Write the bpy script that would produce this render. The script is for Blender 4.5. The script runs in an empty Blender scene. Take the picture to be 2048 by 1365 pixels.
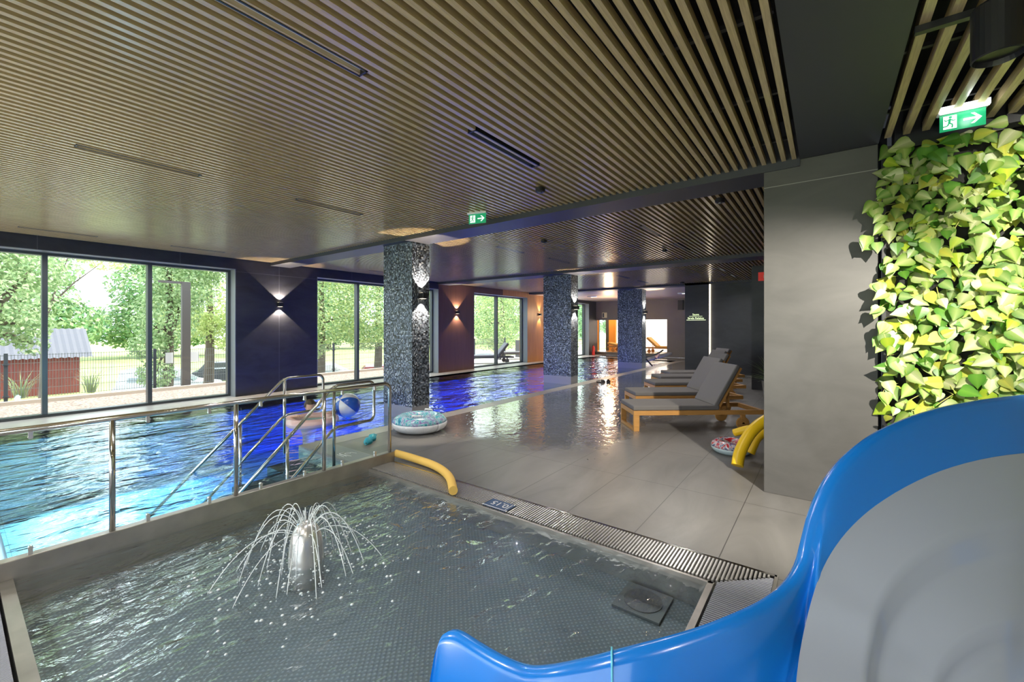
import bpy, bmesh, math, random
from mathutils import Vector, Matrix
random.seed(7)
PI = math.pi
SC = bpy.context.scene
COL = SC.collection
# ------------------------------------------------------------------ camera, world, sun, exposure
F_PX, V0, TH, CAM_H = 845.0, 655.0, 0.6402, 1.6
cam_d = bpy.data.cameras.new('camera')
cam = bpy.data.objects.new('camera', cam_d); COL.objects.link(cam)
cam.location = (0, 0, CAM_H); cam.rotation_euler = (PI/2, 0, TH)
cam_d.sensor_width = 36; cam_d.sensor_fit = 'HORIZONTAL'
cam_d.lens = 36*F_PX/2048
cam_d.shift_y = (V0-682.5)/2048
cam_d.clip_start = 0.02; cam_d.clip_end = 500
SC.camera = cam
world = bpy.data.worlds.new('world'); SC.world = world; world.use_nodes = True
wn = world.node_tree.nodes; wl = world.node_tree.links
bg = wn['Background']; bg.inputs[0].default_value = (0.80, 0.90, 1.0, 1); bg.inputs[1].default_value = 4.2
sun_d = bpy.data.lights.new('sun', 'SUN'); sun_d.energy = 6.0; sun_d.angle = 0.02; sun_d.color = (1, .95, .85)
sun = bpy.data.objects.new('sun', sun_d); COL.objects.link(sun)
sun.rotation_euler = Vector((0.28, 0.75, 1.2)).to_track_quat('Z', 'Y').to_euler()
SC.view_settings.view_transform = 'Standard'; SC.view_settings.look = 'None'
SC.view_settings.gamma = 1; SC.view_settings.use_curve_mapping = False
SC.view_settings.exposure = 0.12
try:
    SC.cycles.max_bounces = 8; SC.cycles.transparent_max_bounces = 24
    SC.cycles.diffuse_bounces = 4; SC.cycles.glossy_bounces = 4
    SC.cycles.sample_clamp_indirect = 4; SC.cycles.use_denoising = True
    SC.cycles.caustics_reflective = False; SC.cycles.caustics_refractive = False
except Exception: pass

def light(name, kind, loc, energy, color=(1,1,1), aim=None, size=0.05, spot=60, blend=.3, parent=None):
    d = bpy.data.lights.new(name, kind); d.energy = energy; d.color = color
    if kind in ('POINT', 'SPOT'): d.shadow_soft_size = size
    if kind == 'SPOT': d.spot_size = math.radians(spot); d.spot_blend = blend
    o = bpy.data.objects.new(name, d); COL.objects.link(o); o.location = loc
    if aim is not None:
        v = Vector(loc)-Vector(aim); o.rotation_euler = v.to_track_quat('Z', 'Y').to_euler()
    if parent: o.parent = parent
    return o

# ------------------------------------------------------------------ material helpers
def N(nt, t, **kw):
    n = nt.nodes.new(t)
    for k, v in kw.items():
        if k.startswith('i_'):
            key = k[2:]; key = int(key) if key.isdigit() else key.replace('_', ' ')
            n.inputs[key].default_value = v
        else: setattr(n, k, v)
    return n
def mat(name, col=(.5,.5,.5), rough=.5, metal=0, spec=.5, coat=0, bump=None, noise=None, emit=None, coords='Object'):
    m = bpy.data.materials.new(name); m.use_nodes = True; nt = m.node_tree
    b = nt.nodes['Principled BSDF']
    b.inputs['Base Color'].default_value = (*col, 1); b.inputs['Roughness'].default_value = rough
    b.inputs['Metallic'].default_value = metal; b.inputs['Specular IOR Level'].default_value = spec
    b.inputs['Coat Weight'].default_value = coat; b.inputs['Coat Roughness'].default_value = .06
    if emit: b.inputs['Emission Color'].default_value = (*emit[:3], 1); b.inputs['Emission Strength'].default_value = emit[3]
    if noise or bump:
        g = N(nt, 'ShaderNodeNewGeometry')
        if coords == 'Object': g = N(nt, 'ShaderNodeTexCoord'); out = g.outputs['Object']
        else: out = g.outputs['Position']
    if noise:      # (scale, amount, stretch)
        sc, am, st = noise
        mp = N(nt, 'ShaderNodeMapping'); mp.inputs['Scale'].default_value = st; nt.links.new(out, mp.inputs[0])
        nz = N(nt, 'ShaderNodeTexNoise', i_Scale=sc, i_Detail=5.0); nt.links.new(mp.outputs[0], nz.inputs['Vector'])
        mx = N(nt, 'ShaderNodeMix', data_type='RGBA')
        mx.inputs[6].default_value = (*[c*(1-am) for c in col], 1); mx.inputs[7].default_value = (*[min(1, c*(1+am)) for c in col], 1)
        cr = N(nt, 'ShaderNodeValToRGB'); cr.color_ramp.elements[0].position = .3; cr.color_ramp.elements[1].position = .7
        nt.links.new(nz.outputs[0], cr.inputs[0]); nt.links.new(cr.outputs[0], mx.inputs[0]); nt.links.new(mx.outputs[2], b.inputs['Base Color'])
    if bump:       # (scale, strength, distance)
        nz = N(nt, 'ShaderNodeTexNoise', i_Scale=bump[0], i_Detail=4.0); nt.links.new(out, nz.inputs['Vector'])
        bp = N(nt, 'ShaderNodeBump', i_Strength=bump[1], i_Distance=bump[2]); nt.links.new(nz.outputs[0], bp.inputs['Height'])
        nt.links.new(bp.outputs[0], b.inputs['Normal'])
    return m
def glassy(name, tint=(1,1,1), rough=0.0, ior=1.45, bump=None, boost=1.0):
    """thin clear sheet: what is behind it shows through, reflections follow Fresnel"""
    m = bpy.data.materials.new(name); m.use_nodes = True; nt = m.node_tree; nt.nodes.clear()
    o = N(nt, 'ShaderNodeOutputMaterial'); mx = N(nt, 'ShaderNodeMixShader')
    t = N(nt, 'ShaderNodeBsdfTransparent'); t.inputs[0].default_value = (*tint, 1)
    g = N(nt, 'ShaderNodeBsdfGlossy', i_Roughness=rough); fr = N(nt, 'ShaderNodeFresnel', i_IOR=ior)
    nt.links.new(t.outputs[0], mx.inputs[1]); nt.links.new(g.outputs[0], mx.inputs[2]); nt.links.new(mx.outputs[0], o.inputs[0])
    ge = N(nt, 'ShaderNodeNewGeometry'); inv = N(nt, 'ShaderNodeMath', operation='SUBTRACT'); inv.inputs[0].default_value = 1.0; nt.links.new(ge.outputs['Backfacing'], inv.inputs[1])
    mb = N(nt, 'ShaderNodeMath', operation='MULTIPLY'); nt.links.new(fr.outputs[0], mb.inputs[0]); nt.links.new(inv.outputs[0], mb.inputs[1])
    mu = N(nt, 'ShaderNodeMath', operation='MULTIPLY', use_clamp=True); mu.inputs[1].default_value = boost
    nt.links.new(mb.outputs[0], mu.inputs[0]); nt.links.new(mu.outputs[0], mx.inputs[0])
    if bump:
        tc = N(nt, 'ShaderNodeNewGeometry'); prev = None
        for sc, st, dist in bump:
            mp = N(nt, 'ShaderNodeMapping'); mp.inputs['Scale'].default_value = (1.0, .55, 1); mp.inputs['Rotation'].default_value = (0, 0, .7)
            nt.links.new(tc.outputs['Position'], mp.inputs[0])
            nz = N(nt, 'ShaderNodeTexNoise', i_Scale=sc, i_Detail=3.0, i_Distortion=.6); nt.links.new(mp.outputs[0], nz.inputs['Vector'])
            bp = N(nt, 'ShaderNodeBump', i_Strength=st, i_Distance=dist); nt.links.new(nz.outputs[0], bp.inputs['Height'])
            if prev: nt.links.new(prev.outputs[0], bp.inputs['Normal'])
            prev = bp
        nt.links.new(prev.outputs[0], g.inputs['Normal']); nt.links.new(prev.outputs[0], fr.inputs['Normal'])
    return m
def vmath(nt, op, a, b=None):
    n = N(nt, 'ShaderNodeMath', operation=op)
    for i, x in enumerate((a, b)):
        if x is None: continue
        if isinstance(x, (int, float)): n.inputs[i].default_value = x
        else: nt.links.new(x, n.inputs[i])
    return n.outputs[0]
def mosaic_mat():
    m = bpy.data.materials.new('glass_mosaic'); m.use_nodes = True; nt = m.node_tree; b = nt.nodes['Principled BSDF']
    g = N(nt, 'ShaderNodeNewGeometry'); s = N(nt, 'ShaderNodeSeparateXYZ'); nt.links.new(g.outputs['Position'], s.inputs[0])
    u = vmath(nt, 'DIVIDE', vmath(nt, 'ADD', s.outputs[0], s.outputs[1]), .024); v = vmath(nt, 'DIVIDE', s.outputs[2], .024)
    c = N(nt, 'ShaderNodeCombineXYZ'); nt.links.new(vmath(nt, 'FLOOR', u), c.inputs[0]); nt.links.new(vmath(nt, 'FLOOR', v), c.inputs[1])
    w = N(nt, 'ShaderNodeTexWhiteNoise', noise_dimensions='3D'); nt.links.new(c.outputs[0], w.inputs['Vector'])
    cr = N(nt, 'ShaderNodeValToRGB'); cr.color_ramp.interpolation = 'CONSTANT'; e = cr.color_ramp.elements
    e[0].color = (.018, .021, .028, 1); e[1].position = .30; e[1].color = (.065, .080, .105, 1)
    for p, k in ((.50, (.12, .15, .19, 1)), (.72, (.20, .24, .30, 1)), (.93, (.45, .49, .54, 1))):
        x = e.new(p); x.color = k
    nt.links.new(w.outputs[0], cr.inputs[0])
    ed = None
    for q in (u, v):
        f = vmath(nt, 'FRACT', q); k = vmath(nt, 'GREATER_THAN', f, .1); ed = k if ed is None else vmath(nt, 'MULTIPLY', ed, k)
    mx = N(nt, 'ShaderNodeMix', data_type='RGBA'); mx.inputs[6].default_value = (.05, .055, .06, 1)
    nt.links.new(ed, mx.inputs[0]); nt.links.new(cr.outputs[0], mx.inputs[7]); nt.links.new(mx.outputs[2], b.inputs['Base Color'])
    b.inputs['Roughness'].default_value = .3; b.inputs['Metallic'].default_value = .15
    # every glass tile sits a little askew
    sb = N(nt, 'ShaderNodeVectorMath', operation='SUBTRACT'); sb.inputs[1].default_value = (.5, .5, .5); nt.links.new(w.outputs['Color'], sb.inputs[0])
    sc = N(nt, 'ShaderNodeVectorMath', operation='SCALE'); sc.inputs[3].default_value = .22; nt.links.new(sb.outputs[0], sc.inputs[0])
    ad = N(nt, 'ShaderNodeVectorMath', operation='ADD'); nt.links.new(g.outputs['Normal'], ad.inputs[0]); nt.links.new(sc.outputs[0], ad.inputs[1])
    nm = N(nt, 'ShaderNodeVectorMath', operation='NORMALIZE'); nt.links.new(ad.outputs[0], nm.inputs[0]); nt.links.new(nm.outputs[0], b.inputs['Normal'])
    return m
def joint_mat(name, col, px, py, ox, oy, jw=.004, jcol=None, rough=.35, am=.14, wet=False, axes=(0, 1), nscale=(2.2, (1, .35, 1)), spec=.5):
    """stone slabs: joints every px, py along two world axes, faint veins, optional film of water"""
    m = bpy.data.materials.new(name); m.use_nodes = True; nt = m.node_tree; b = nt.nodes['Principled BSDF']
    g = N(nt, 'ShaderNodeNewGeometry'); s = N(nt, 'ShaderNodeSeparateXYZ'); nt.links.new(g.outputs['Position'], s.inputs[0])
    mask = None
    for ax, p, of in ((axes[0], px, ox), (axes[1], py, oy)):
        if not p: continue
        q = vmath(nt, 'ABSOLUTE', vmath(nt, 'SUBTRACT', vmath(nt, 'FRACT', vmath(nt, 'ADD', vmath(nt, 'DIVIDE', vmath(nt, 'SUBTRACT', s.outputs[ax], of), p), .5)), .5))
        k = vmath(nt, 'LESS_THAN', q, jw/2/p); mask = k if mask is None else vmath(nt, 'MAXIMUM', mask, k)
    mp = N(nt, 'ShaderNodeMapping'); mp.inputs['Scale'].default_value = nscale[1]; mp.inputs['Rotation'].default_value = (0, 0, .25); nt.links.new(g.outputs['Position'], mp.inputs[0])
    nz = N(nt, 'ShaderNodeTexNoise', i_Scale=nscale[0], i_Detail=7.0, i_Roughness=.6, i_Distortion=.8); nt.links.new(mp.outputs[0], nz.inputs['Vector'])
    cr = N(nt, 'ShaderNodeValToRGB'); cr.color_ramp.elements[0].position = .32; cr.color_ramp.elements[1].position = .68; nt.links.new(nz.outputs[0], cr.inputs[0])
    mx = N(nt, 'ShaderNodeMix', data_type='RGBA'); nt.links.new(cr.outputs[0], mx.inputs[0])
    mx.inputs[6].default_value = (*[c*(1-am) for c in col], 1); mx.inputs[7].default_value = (*[c*(1+am) for c in col], 1)
    m2 = N(nt, 'ShaderNodeMix', data_type='RGBA'); nt.links.new(mx.outputs[2], m2.inputs[6]); m2.inputs[7].default_value = (*(jcol or [c*.35 for c in col]), 1)
    if mask is not None: nt.links.new(mask, m2.inputs[0])
    else: m2.inputs[0].default_value = 0
    nt.links.new(m2.outputs[2], b.inputs['Base Color']); b.inputs['Roughness'].default_value = rough; b.inputs['Specular IOR Level'].default_value = spec
    if wet:
        pn = N(nt, 'ShaderNodeTexNoise', i_Scale=.8, i_Detail=4.0, i_Distortion=.5); nt.links.new(g.outputs['Position'], pn.inputs['Vector'])
        pr = N(nt, 'ShaderNodeValToRGB'); pr.color_ramp.elements[0].position = .38; pr.color_ramp.elements[1].position = .62
        gy = N(nt, 'ShaderNodeMapRange'); gy.inputs[1].default_value = 3.6; gy.inputs[2].default_value = 5.6; nt.links.new(s.outputs[1], gy.inputs[0])
        gx = N(nt, 'ShaderNodeMapRange'); gx.inputs[1].default_value = -1.6; gx.inputs[2].default_value = -3.2; nt.links.new(s.outputs[0], gx.inputs[0])
        am_ = vmath(nt, 'MULTIPLY', gy.outputs[0], gx.outputs[0])
        ad = vmath(nt, 'MULTIPLY', vmath(nt, 'SUBTRACT', am_, .5), .7); nt.links.new(vmath(nt, 'ADD', pn.outputs[0], ad), pr.inputs[0])
        wetk = pr.outputs[0]
        rr = N(nt, 'ShaderNodeMapRange'); rr.inputs[3].default_value = rough; rr.inputs[4].default_value = .035; nt.links.new(wetk, rr.inputs[0]); nt.links.new(rr.outputs[0], b.inputs['Roughness'])
        wv = N(nt, 'ShaderNodeTexNoise', i_Scale=7.0, i_Detail=3.0, i_Distortion=1.2); nt.links.new(g.outputs['Position'], wv.inputs['Vector'])
        bp = N(nt, 'ShaderNodeBump', i_Distance=.010); nt.links.new(wv.outputs[0], bp.inputs['Height']); nt.links.new(vmath(nt, 'MULTIPLY', wetk, .6), bp.inputs['Strength'])
        nt.links.new(bp.outputs[0], b.inputs['Normal'])
        nt.links.new(wetk, b.inputs['Coat Weight']); b.inputs['Coat Roughness'].default_value = .02; b.inputs['Coat IOR'].default_value = 1.33
        nt.links.new(bp.outputs[0], b.inputs['Coat Normal'])
    return m
def leaf_mat(name, rough=.4, trans=.35):
    m = bpy.data.materials.new(name); m.use_nodes = True; nt = m.node_tree; b = nt.nodes['Principled BSDF']
    a = N(nt, 'ShaderNodeVertexColor', layer_name='tint'); nt.links.new(a.outputs[0], b.inputs['Base Color']); b.inputs['Roughness'].default_value = rough
    o = nt.nodes['Material Output']; t = N(nt, 'ShaderNodeBsdfTranslucent'); nt.links.new(a.outputs[0], t.inputs[0])
    mx = N(nt, 'ShaderNodeMixShader', i_0=trans); nt.links.new(b.outputs[0], mx.inputs[1]); nt.links.new(t.outputs[0], mx.inputs[2]); nt.links.new(mx.outputs[0], o.inputs[0])
    return m

M = {}
M['slate'] = joint_mat('dark_slate_cladding', (.030, .031, .037), 0, 0, 0, 0, rough=.42, am=.22, axes=(1, 2), nscale=(1.6, (1, 1, 2.2)), spec=.35)
M['slate_panel'] = joint_mat('dark_slate_panels', (.032, .033, .040), 2.0, 3.0, 4.95, 2.88, jw=.008, jcol=(.10, .10, .11), rough=.42, am=.25, axes=(1, 2), nscale=(1.6, (1, 1, 2.2)), spec=.35)
M['brown_panel'] = mat('russet_wall', (.150, .066, .040), .34, noise=(3, .14, (1, 6, .4)))  # brown tone with faint streaks for the middle stretch of wall
M['amber_panel'] = mat('amber_wall', (.66, .30, .08), .34, noise=(3, .12, (1, 6, .4)))  # amber tone with faint streaks for the stretch beyond
M['col_slate'] = joint_mat('grey_slate_slab', (.080, .077, .073), 0, 3.0, 0, 2.95, jw=.006, jcol=(.3, .29, .27), rough=.45, am=.13, axes=(0, 2), nscale=(1.5, (1, 1, 2.6)))
M['beam'] = mat('dark_beam_paint', (.040, .042, .050), .5)
M['void'] = mat('black_ceiling_void', (.004, .004, .005), .9)
M['wood'] = mat('oak_slat', (.52, .40, .215), .22, spec=.7, noise=(6, .16, (22, 1, 22)))
M['ledge'] = mat('pale_stone', (.50, .47, .43), .3, noise=(4, .08, (1, 1, 1)))
M['frame'] = mat('grey_window_frame', (.055, .065, .072), .35)
M['reveal'] = mat('grey_reveal_sheet', (.20, .22, .23), .45)
M['steel'] = mat('brushed_steel', (.72, .71, .69), .27, metal=.7)
M['steel_polish'] = mat('polished_steel', (.70, .68, .65), .12, metal=1)
M['steel_dark'] = mat('worn_steel', (.41, .39, .36), .36, metal=.8, noise=(5, .15, (1, 1, 1)))
M['black'] = mat('black_metal', (.012, .012, .014), .4)
M['white'] = mat('white_plastic', (.75, .75, .75), .4)
M['window_glass'] = glassy('window_glass', (.97, .985, .975))
M['rail_glass'] = glassy('railing_glass', (.93, .965, .95), ior=1.4)
M['deck'] = joint_mat('deck_stone_tile', (.150, .145, .140), .6, 1.2, -.6, 4.36, jw=.007, rough=.38, am=.2, wet=True)
M['coping'] = mat('pool_edge_stone', (.26, .25, .24), .35, noise=(5, .1, (1, 1, 1)))
M['pool'] = joint_mat('lamp_tinted_pool_lining', (.22, .46, .62), .5, .5, 0, 0, jw=.006, rough=.5, am=.05)
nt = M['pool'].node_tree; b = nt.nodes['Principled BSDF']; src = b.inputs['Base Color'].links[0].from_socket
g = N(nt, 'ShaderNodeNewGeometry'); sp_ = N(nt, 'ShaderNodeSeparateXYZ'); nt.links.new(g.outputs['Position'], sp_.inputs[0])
mr = N(nt, 'ShaderNodeMapRange'); mr.inputs[1].default_value = 2.4; mr.inputs[2].default_value = 4.4; nt.links.new(sp_.outputs[1], mr.inputs[0])  # lining tinted towards deep blue along the pool, standing in for lamp light
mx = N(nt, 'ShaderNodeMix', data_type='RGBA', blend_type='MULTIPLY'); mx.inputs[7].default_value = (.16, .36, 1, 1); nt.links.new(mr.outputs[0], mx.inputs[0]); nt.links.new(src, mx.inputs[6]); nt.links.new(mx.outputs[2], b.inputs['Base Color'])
M['pool_step'] = mat('dark_mosaic_step', (.030, .034, .045), .35, noise=(70, .7, (1, 1, 1)))
M['water'] = glassy('pool_water', (.74, .92, .98), rough=.02, ior=1.33, bump=[(1.3, .7, .14), (4.5, .9, .05), (14, .6, .012)], boost=1.9)
M['kid_water'] = glassy('wading_water', (.84, .92, .96), rough=.02, ior=1.33, bump=[(4, .8, .05), (14, .8, .016), (40, .5, .004)], boost=4.0)
M['mosaic'] = mosaic_mat()
M['teak'] = mat('golden_teak', (.50, .25, .07), .45, noise=(5, .15, (1, 20, 20)))
M['cushion'] = mat('grey_cushion', (.155, .145, .140), .85, bump=(260, .25, .002))
M['slide_blue'] = mat('blue_gelcoat', (.006, .19, .66), .22, coat=.5)
M['slide_grey'] = mat('grey_gelcoat', (.36, .40, .47), .15, coat=.6)
M['seam'] = mat('turquoise_sealant', (.15, .62, .78), .4)
M['foam'] = mat('white_water_foam', (.85, .9, .92), .3)
M['jet'] = mat('falling_water', (.80, .86, .88), .12)
M['yellow_foam'] = mat('yellow_foam', (.88, .56, .13), .7, bump=(120, .3, .002))
M['yellow_vinyl'] = mat('yellow_vinyl', (.82, .52, .01), .35)
M['leaf'] = leaf_mat('heart_leaf', .38, .22)
M['tree'] = leaf_mat('tree_leaf', .6, .45)
M['bark'] = mat('tree_bark', (.13, .10, .075), .9, noise=(6, .4, (1, 1, .2)))
M['grass'] = mat('meadow_grass', (.42, .50, .16), .9, noise=(.3, .25, (1, 1, 1)))
M['gravel'] = mat('wood_chip_mulch', (.30, .23, .19), .95, noise=(26, .75, (1, 1, 1)))
M['asphalt'] = mat('pale_asphalt', (.52, .52, .50), .9, noise=(2, .1, (1, 1, 1)))
M['kerb'] = mat('pale_kerb', (.50, .43, .36), .8)
M['skin'] = mat('skin', (.60, .36, .27), .5)
M['hair'] = mat('brown_hair', (.06, .035, .022), .7)

# ------------------------------------------------------------------ mesh builder
class MB:
    def __init__(s): s.v = []; s.f = []; s.c = []; s.mi = []
    def add(s, vs, fs, mi=0):
        n = len(s.v); s.v += [tuple(v) for v in vs]; s.f += [tuple(i+n for i in f) for f in fs]; s.mi += [mi]*len(fs); return s
    def box(s, x0, y0, z0, x1, y1, z1, mi=0):
        x0, x1 = min(x0, x1), max(x0, x1); y0, y1 = min(y0, y1), max(y0, y1); z0, z1 = min(z0, z1), max(z0, z1)
        return s.add([(x0,y0,z0),(x1,y0,z0),(x1,y1,z0),(x0,y1,z0),(x0,y0,z1),(x1,y0,z1),(x1,y1,z1),(x0,y1,z1)],
                     [(3,2,1,0),(4,5,6,7),(0,1,5,4),(1,2,6,5),(2,3,7,6),(3,0,4,7)], mi)
    def obox(s, o, ax, ay, az, mi=0):
        """box from corner o spanned by three vectors"""
        o, ax, ay, az = Vector(o), Vector(ax), Vector(ay), Vector(az)
        if ax.cross(ay).dot(az) < 0: ax, ay = ay, ax
        P = [o, o+ax, o+ax+ay, o+ay]; P += [p+az for p in P]
        return s.add(P, [(3,2,1,0),(4,5,6,7),(0,1,5,4),(1,2,6,5),(2,3,7,6),(3,0,4,7)], mi)
    def quad(s, a, b, c, d, mi=0): return s.add([a, b, c, d], [(0, 1, 2, 3)], mi)
    def tube(s, pts, r, n=10, closed=False, cap=True, mi=0):
        pts = [Vector(p) for p in pts]; rs = r if isinstance(r, (list, tuple)) else [r]*len(pts)
        m = len(pts); T = []
        for i in range(m):
            a = pts[(i-1) % m] if closed or i > 0 else pts[0]; b = pts[(i+1) % m] if closed or i < m-1 else pts[-1]
            T.append((b-a).normalized() if (b-a).length > 1e-9 else Vector((0,0,1)))
        up = Vector((0,0,1)) if abs(T[0].z) < .9 else Vector((1,0,0))
        u = T[0].cross(up).normalized(); V = []
        for i in range(m):
            if i: u = (u - T[i]*u.dot(T[i])); u = u.normalized() if u.length > 1e-6 else T[i].orthogonal().normalized()
            w = T[i].cross(u)
            for k in range(n):
                a = 2*PI*k/n; V.append(pts[i] + (u*math.cos(a)+w*math.sin(a))*rs[i])
        F = []
        for i in range(m if closed else m-1):
            j = (i+1) % m
            for k in range(n): F.append((i*n+k, i*n+(k+1) % n, j*n+(k+1) % n, j*n+k))
        if cap and not closed: F.append(tuple(range(n-1, -1, -1))); F.append(tuple((m-1)*n+k for k in range(n)))
        return s.add(V, F, mi)
    def lathe(s, prof, c=(0,0,0), n=24, mi=0, axis='Z'):
        V = []; F = []
        for r, z in prof:
            for k in range(n):
                a = 2*PI*k/n; p = (r*math.cos(a), r*math.sin(a), z)
                if axis == 'Y': p = (p[0], p[2], p[1])
                if axis == 'X': p = (p[2], p[0], p[1])
                V.append((c[0]+p[0], c[1]+p[1], c[2]+p[2]))
        for i in range(len(prof)-1):
            for k in range(n): F.append((i*n+k, i*n+(k+1) % n, (i+1)*n+(k+1) % n, (i+1)*n+k))
        F.append(tuple(range(n-1, -1, -1))); F.append(tuple((len(prof)-1)*n+k for k in range(n)))
        return s.add(V, F, mi)
    def grid(s, rows, mi=0, close=False):
        n = len(rows[0]); V = [p for r in rows for p in r]; F = []
        for i in range(len(rows)-1):
            for k in range(n if close else n-1): F.append((i*n+k, i*n+(k+1) % n, (i+1)*n+(k+1) % n, (i+1)*n+k))
        return s.add(V, F, mi)
    def build(s, name, m, parent=None, smooth=False, bevel=0, sub=0, colors=None, loc=None, solid=0):
        me = bpy.data.meshes.new(name); me.from_pydata(s.v, [], s.f); me.update()
        ms = m if isinstance(m, (list, tuple)) else [m]
        for x in ms: me.materials.append(x)
        if len(ms) > 1: me.polygons.foreach_set('material_index', s.mi)
        if smooth: me.polygons.foreach_set('use_smooth', [True]*len(me.polygons))
        if colors:
            at = me.color_attributes.new('tint', 'FLOAT_COLOR', 'POINT')
            at.data.foreach_set('color', [x for c in colors for x in (*c, 1)])
        o = bpy.data.objects.new(name, me); COL.objects.link(o)
        if parent: o.parent = parent
        if loc: o.location = loc
        if solid: md = o.modifiers.new('solid', 'SOLIDIFY'); md.thickness = solid; md.offset = 0
        if bevel:
            md = o.modifiers.new('bevel', 'BEVEL'); md.width = bevel; md.segments = 2; md.limit_method = 'ANGLE'; md.angle_limit = math.radians(50)
        if sub: md = o.modifiers.new('sub', 'SUBSURF'); md.levels = sub; md.render_levels = sub
        if smooth and bevel: md = o.modifiers.new('wn', 'WEIGHTED_NORMAL')
        return o
def rbox(x0, y0, z0, x1, y1, z1): return MB().box(x0, y0, z0, x1, y1, z1)
def tag(o, label=None, cat=None, group=None, kind=None):
    if label: o['label'] = label
    if cat: o['category'] = cat
    if group: o['group'] = group
    if kind: o['kind'] = kind
    return o
def thing(name, loc, label, cat, group=None, rz=0):
    o = bpy.data.objects.new(name, None); COL.objects.link(o); o.location = loc; o.rotation_euler = (0, 0, rz); o.empty_display_size = .1
    return tag(o, label, cat, group)
def struct(o, label=None, cat=None): return tag(o, label, cat, kind='structure')
def copy_tree(o, parent=None):
    c = o.copy(); COL.objects.link(c)
    if parent: c.parent = parent
    for ch in list(o.children): copy_tree(ch, c)
    return c
def arc(c, a, b, a0, a1, n=8):
    """points on an arc of radius vectors a, b about c"""
    c, a, b = Vector(c), Vector(a), Vector(b)
    return [c + a*math.cos(a0+(a1-a0)*i/n) + b*math.sin(a0+(a1-a0)*i/n) for i in range(n+1)]
def spline(P, n=6):
    P = [Vector(p) for p in P]; out = []
    for i in range(len(P)-1):
        p0 = P[max(0, i-1)]; p1 = P[i]; p2 = P[i+1]; p3 = P[min(len(P)-1, i+2)]
        for k in range(n):
            t = k/n; out.append(.5*((2*p1)+(p2-p0)*t+(2*p0-5*p1+4*p2-p3)*t*t+(3*p1-p0-3*p2+p3)*t**3))
    out.append(P[-1]); return out
def at(u, v, f):
    """point of the place at depth f that the photograph shows at pixel u, v"""
    a = (u-1024)/F_PX; b = (V0-v)/F_PX; s, c = math.sin(TH), math.cos(TH)
    return Vector((f*(-s+a*c), f*(c+a*s), CAM_H+f*b))

# ------------------------------------------------------------------ the room
XW, ZC = -10.88, 3.17          # inner face of the window wall, slat underside
XG = -11.14                    # window plane
YF = 22.9
# window wall
w = MB()
openings = [(-3.8, 3.99), (5.92, 10.31), (12.16, 15.78), (18.0, 21.96)]
ys = [-8.0]
for a, b in openings: ys += [a, b]
ys.append(YF+.18)
for i in range(0, len(ys)-1, 2):
    if i in (0, 2): w.box(-11.32, ys[i], -.02, XW, ys[i+1], 2.94)
w.box(-11.32, -8, 2.94, XW, 10.31, 3.55)
struct(w.build('wall_left', M['slate_panel']))
w = MB(); w.box(-11.32, 10.31, -.02, XW, 12.16, 2.94); w.box(-11.32, 10.31, 2.94, XW, 13.97, 3.55)
struct(w.build('wall_left_middle', M['brown_panel']))
w = MB(); w.box(-11.32, 15.78, -.02, XW, 18.0, 2.94); w.box(-11.32, 13.97, 2.94, XW, 18.6, 3.55)
struct(w.build('wall_left_far', M['amber_panel']))
w = MB(); w.box(-11.32, 21.96, -.02, XW, YF+.18, 2.94); w.box(-11.32, 18.6, 2.94, XW, YF+.18, 3.55)
struct(w.build('wall_left_end', M['slate']))
mull = [[-3.8, -1.86, -.41, 1.06, 2.51, 3.99], [5.92, 7.30, 8.85, 10.31], [12.16, 13.88, 15.78], [18.0, 19.9, 21.96]]
for i, ((a, b), ms) in enumerate(zip(openings, mull)):
    win = thing('window_%d' % (i+1), (XG, (a+b)/2, 0), None, None); struct(win)
    del_y = (a+b)/2
    m = MB()
    m.box(-.18, a-del_y, 0, .0, b-del_y, .05); m.box(-.18, a-del_y, 2.88, .0, b-del_y, 2.94)
    for j, y in enumerate(ms):
        hw = .035
        y0 = y-hw if 0 < j < len(ms)-1 else (y if j == 0 else y-.07); m.box(-.12, y0-del_y, .05, .035 if 0 < j < len(ms)-1 else .0, y0+.07-del_y, 2.88)
    m.build('window_frame', M['frame'], win)
    g = MB(); g.box(-.06, a+.01-del_y, .04, -.055, b-.01-del_y, 2.89); g.build('glass', M['window_glass'], win)
    r = MB(); t = .012   # sheet lining of the reveal
    r.box(.0, b-t-del_y, .0, .262, b+.0-del_y, 2.94); r.box(.0, a-del_y, .0, .262, a+t-del_y, 2.94); r.box(.0, a-del_y, 2.928, .262, b-del_y, 2.94)
    r.build('reveal_lining', M['reveal'], win)
# pale ledge between windows and pool
struct(rbox(-11.32, -8, -.22, -10.3, YF, 0).build('trim_1', M['ledge']))
# ceiling: black void, oak slats, beams
struct(rbox(-11.32, -8, 3.55, 3.5, YF+.18, 3.68).build('ceiling', M['void']))
def slats(x0, x1, y0, y1, name, z=ZC, pitch=.0805, wd=.036, h=.055, right=-.226):
    m = MB(); k = 0; x = right
    while x > x1: x -= pitch
    while x-wd > x0: m.box(x-wd, y0, z, x, y1, z+h); x -= pitch
    o = m.build(name, M['wood']); struct(o)
    m = MB(); y = y0+.35
    while y < y1:
        m.box(x0, y-.015, z+h, x1, y+.015, z+h+.025); y += .9
    struct(m.build('ceiling_battens', M['black'])); return o
BEAMS = [(4.74, 5.22), (10.25, 10.85), (15.9, 16.4)]
slats(-10.86, -.22, -3.2, 4.74, 'ceiling_slats')
slats(-10.86, -.22, 5.22, 10.25, 'ceiling_slats')
slats(-10.86, -.3, 10.85, 15.9, 'ceiling_slats')
slats(.36, 3.45, -3.2, 4.70, 'ceiling_slats', z=ZC+.01, pitch=.115, wd=.044, h=.07, right=3.42)
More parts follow.
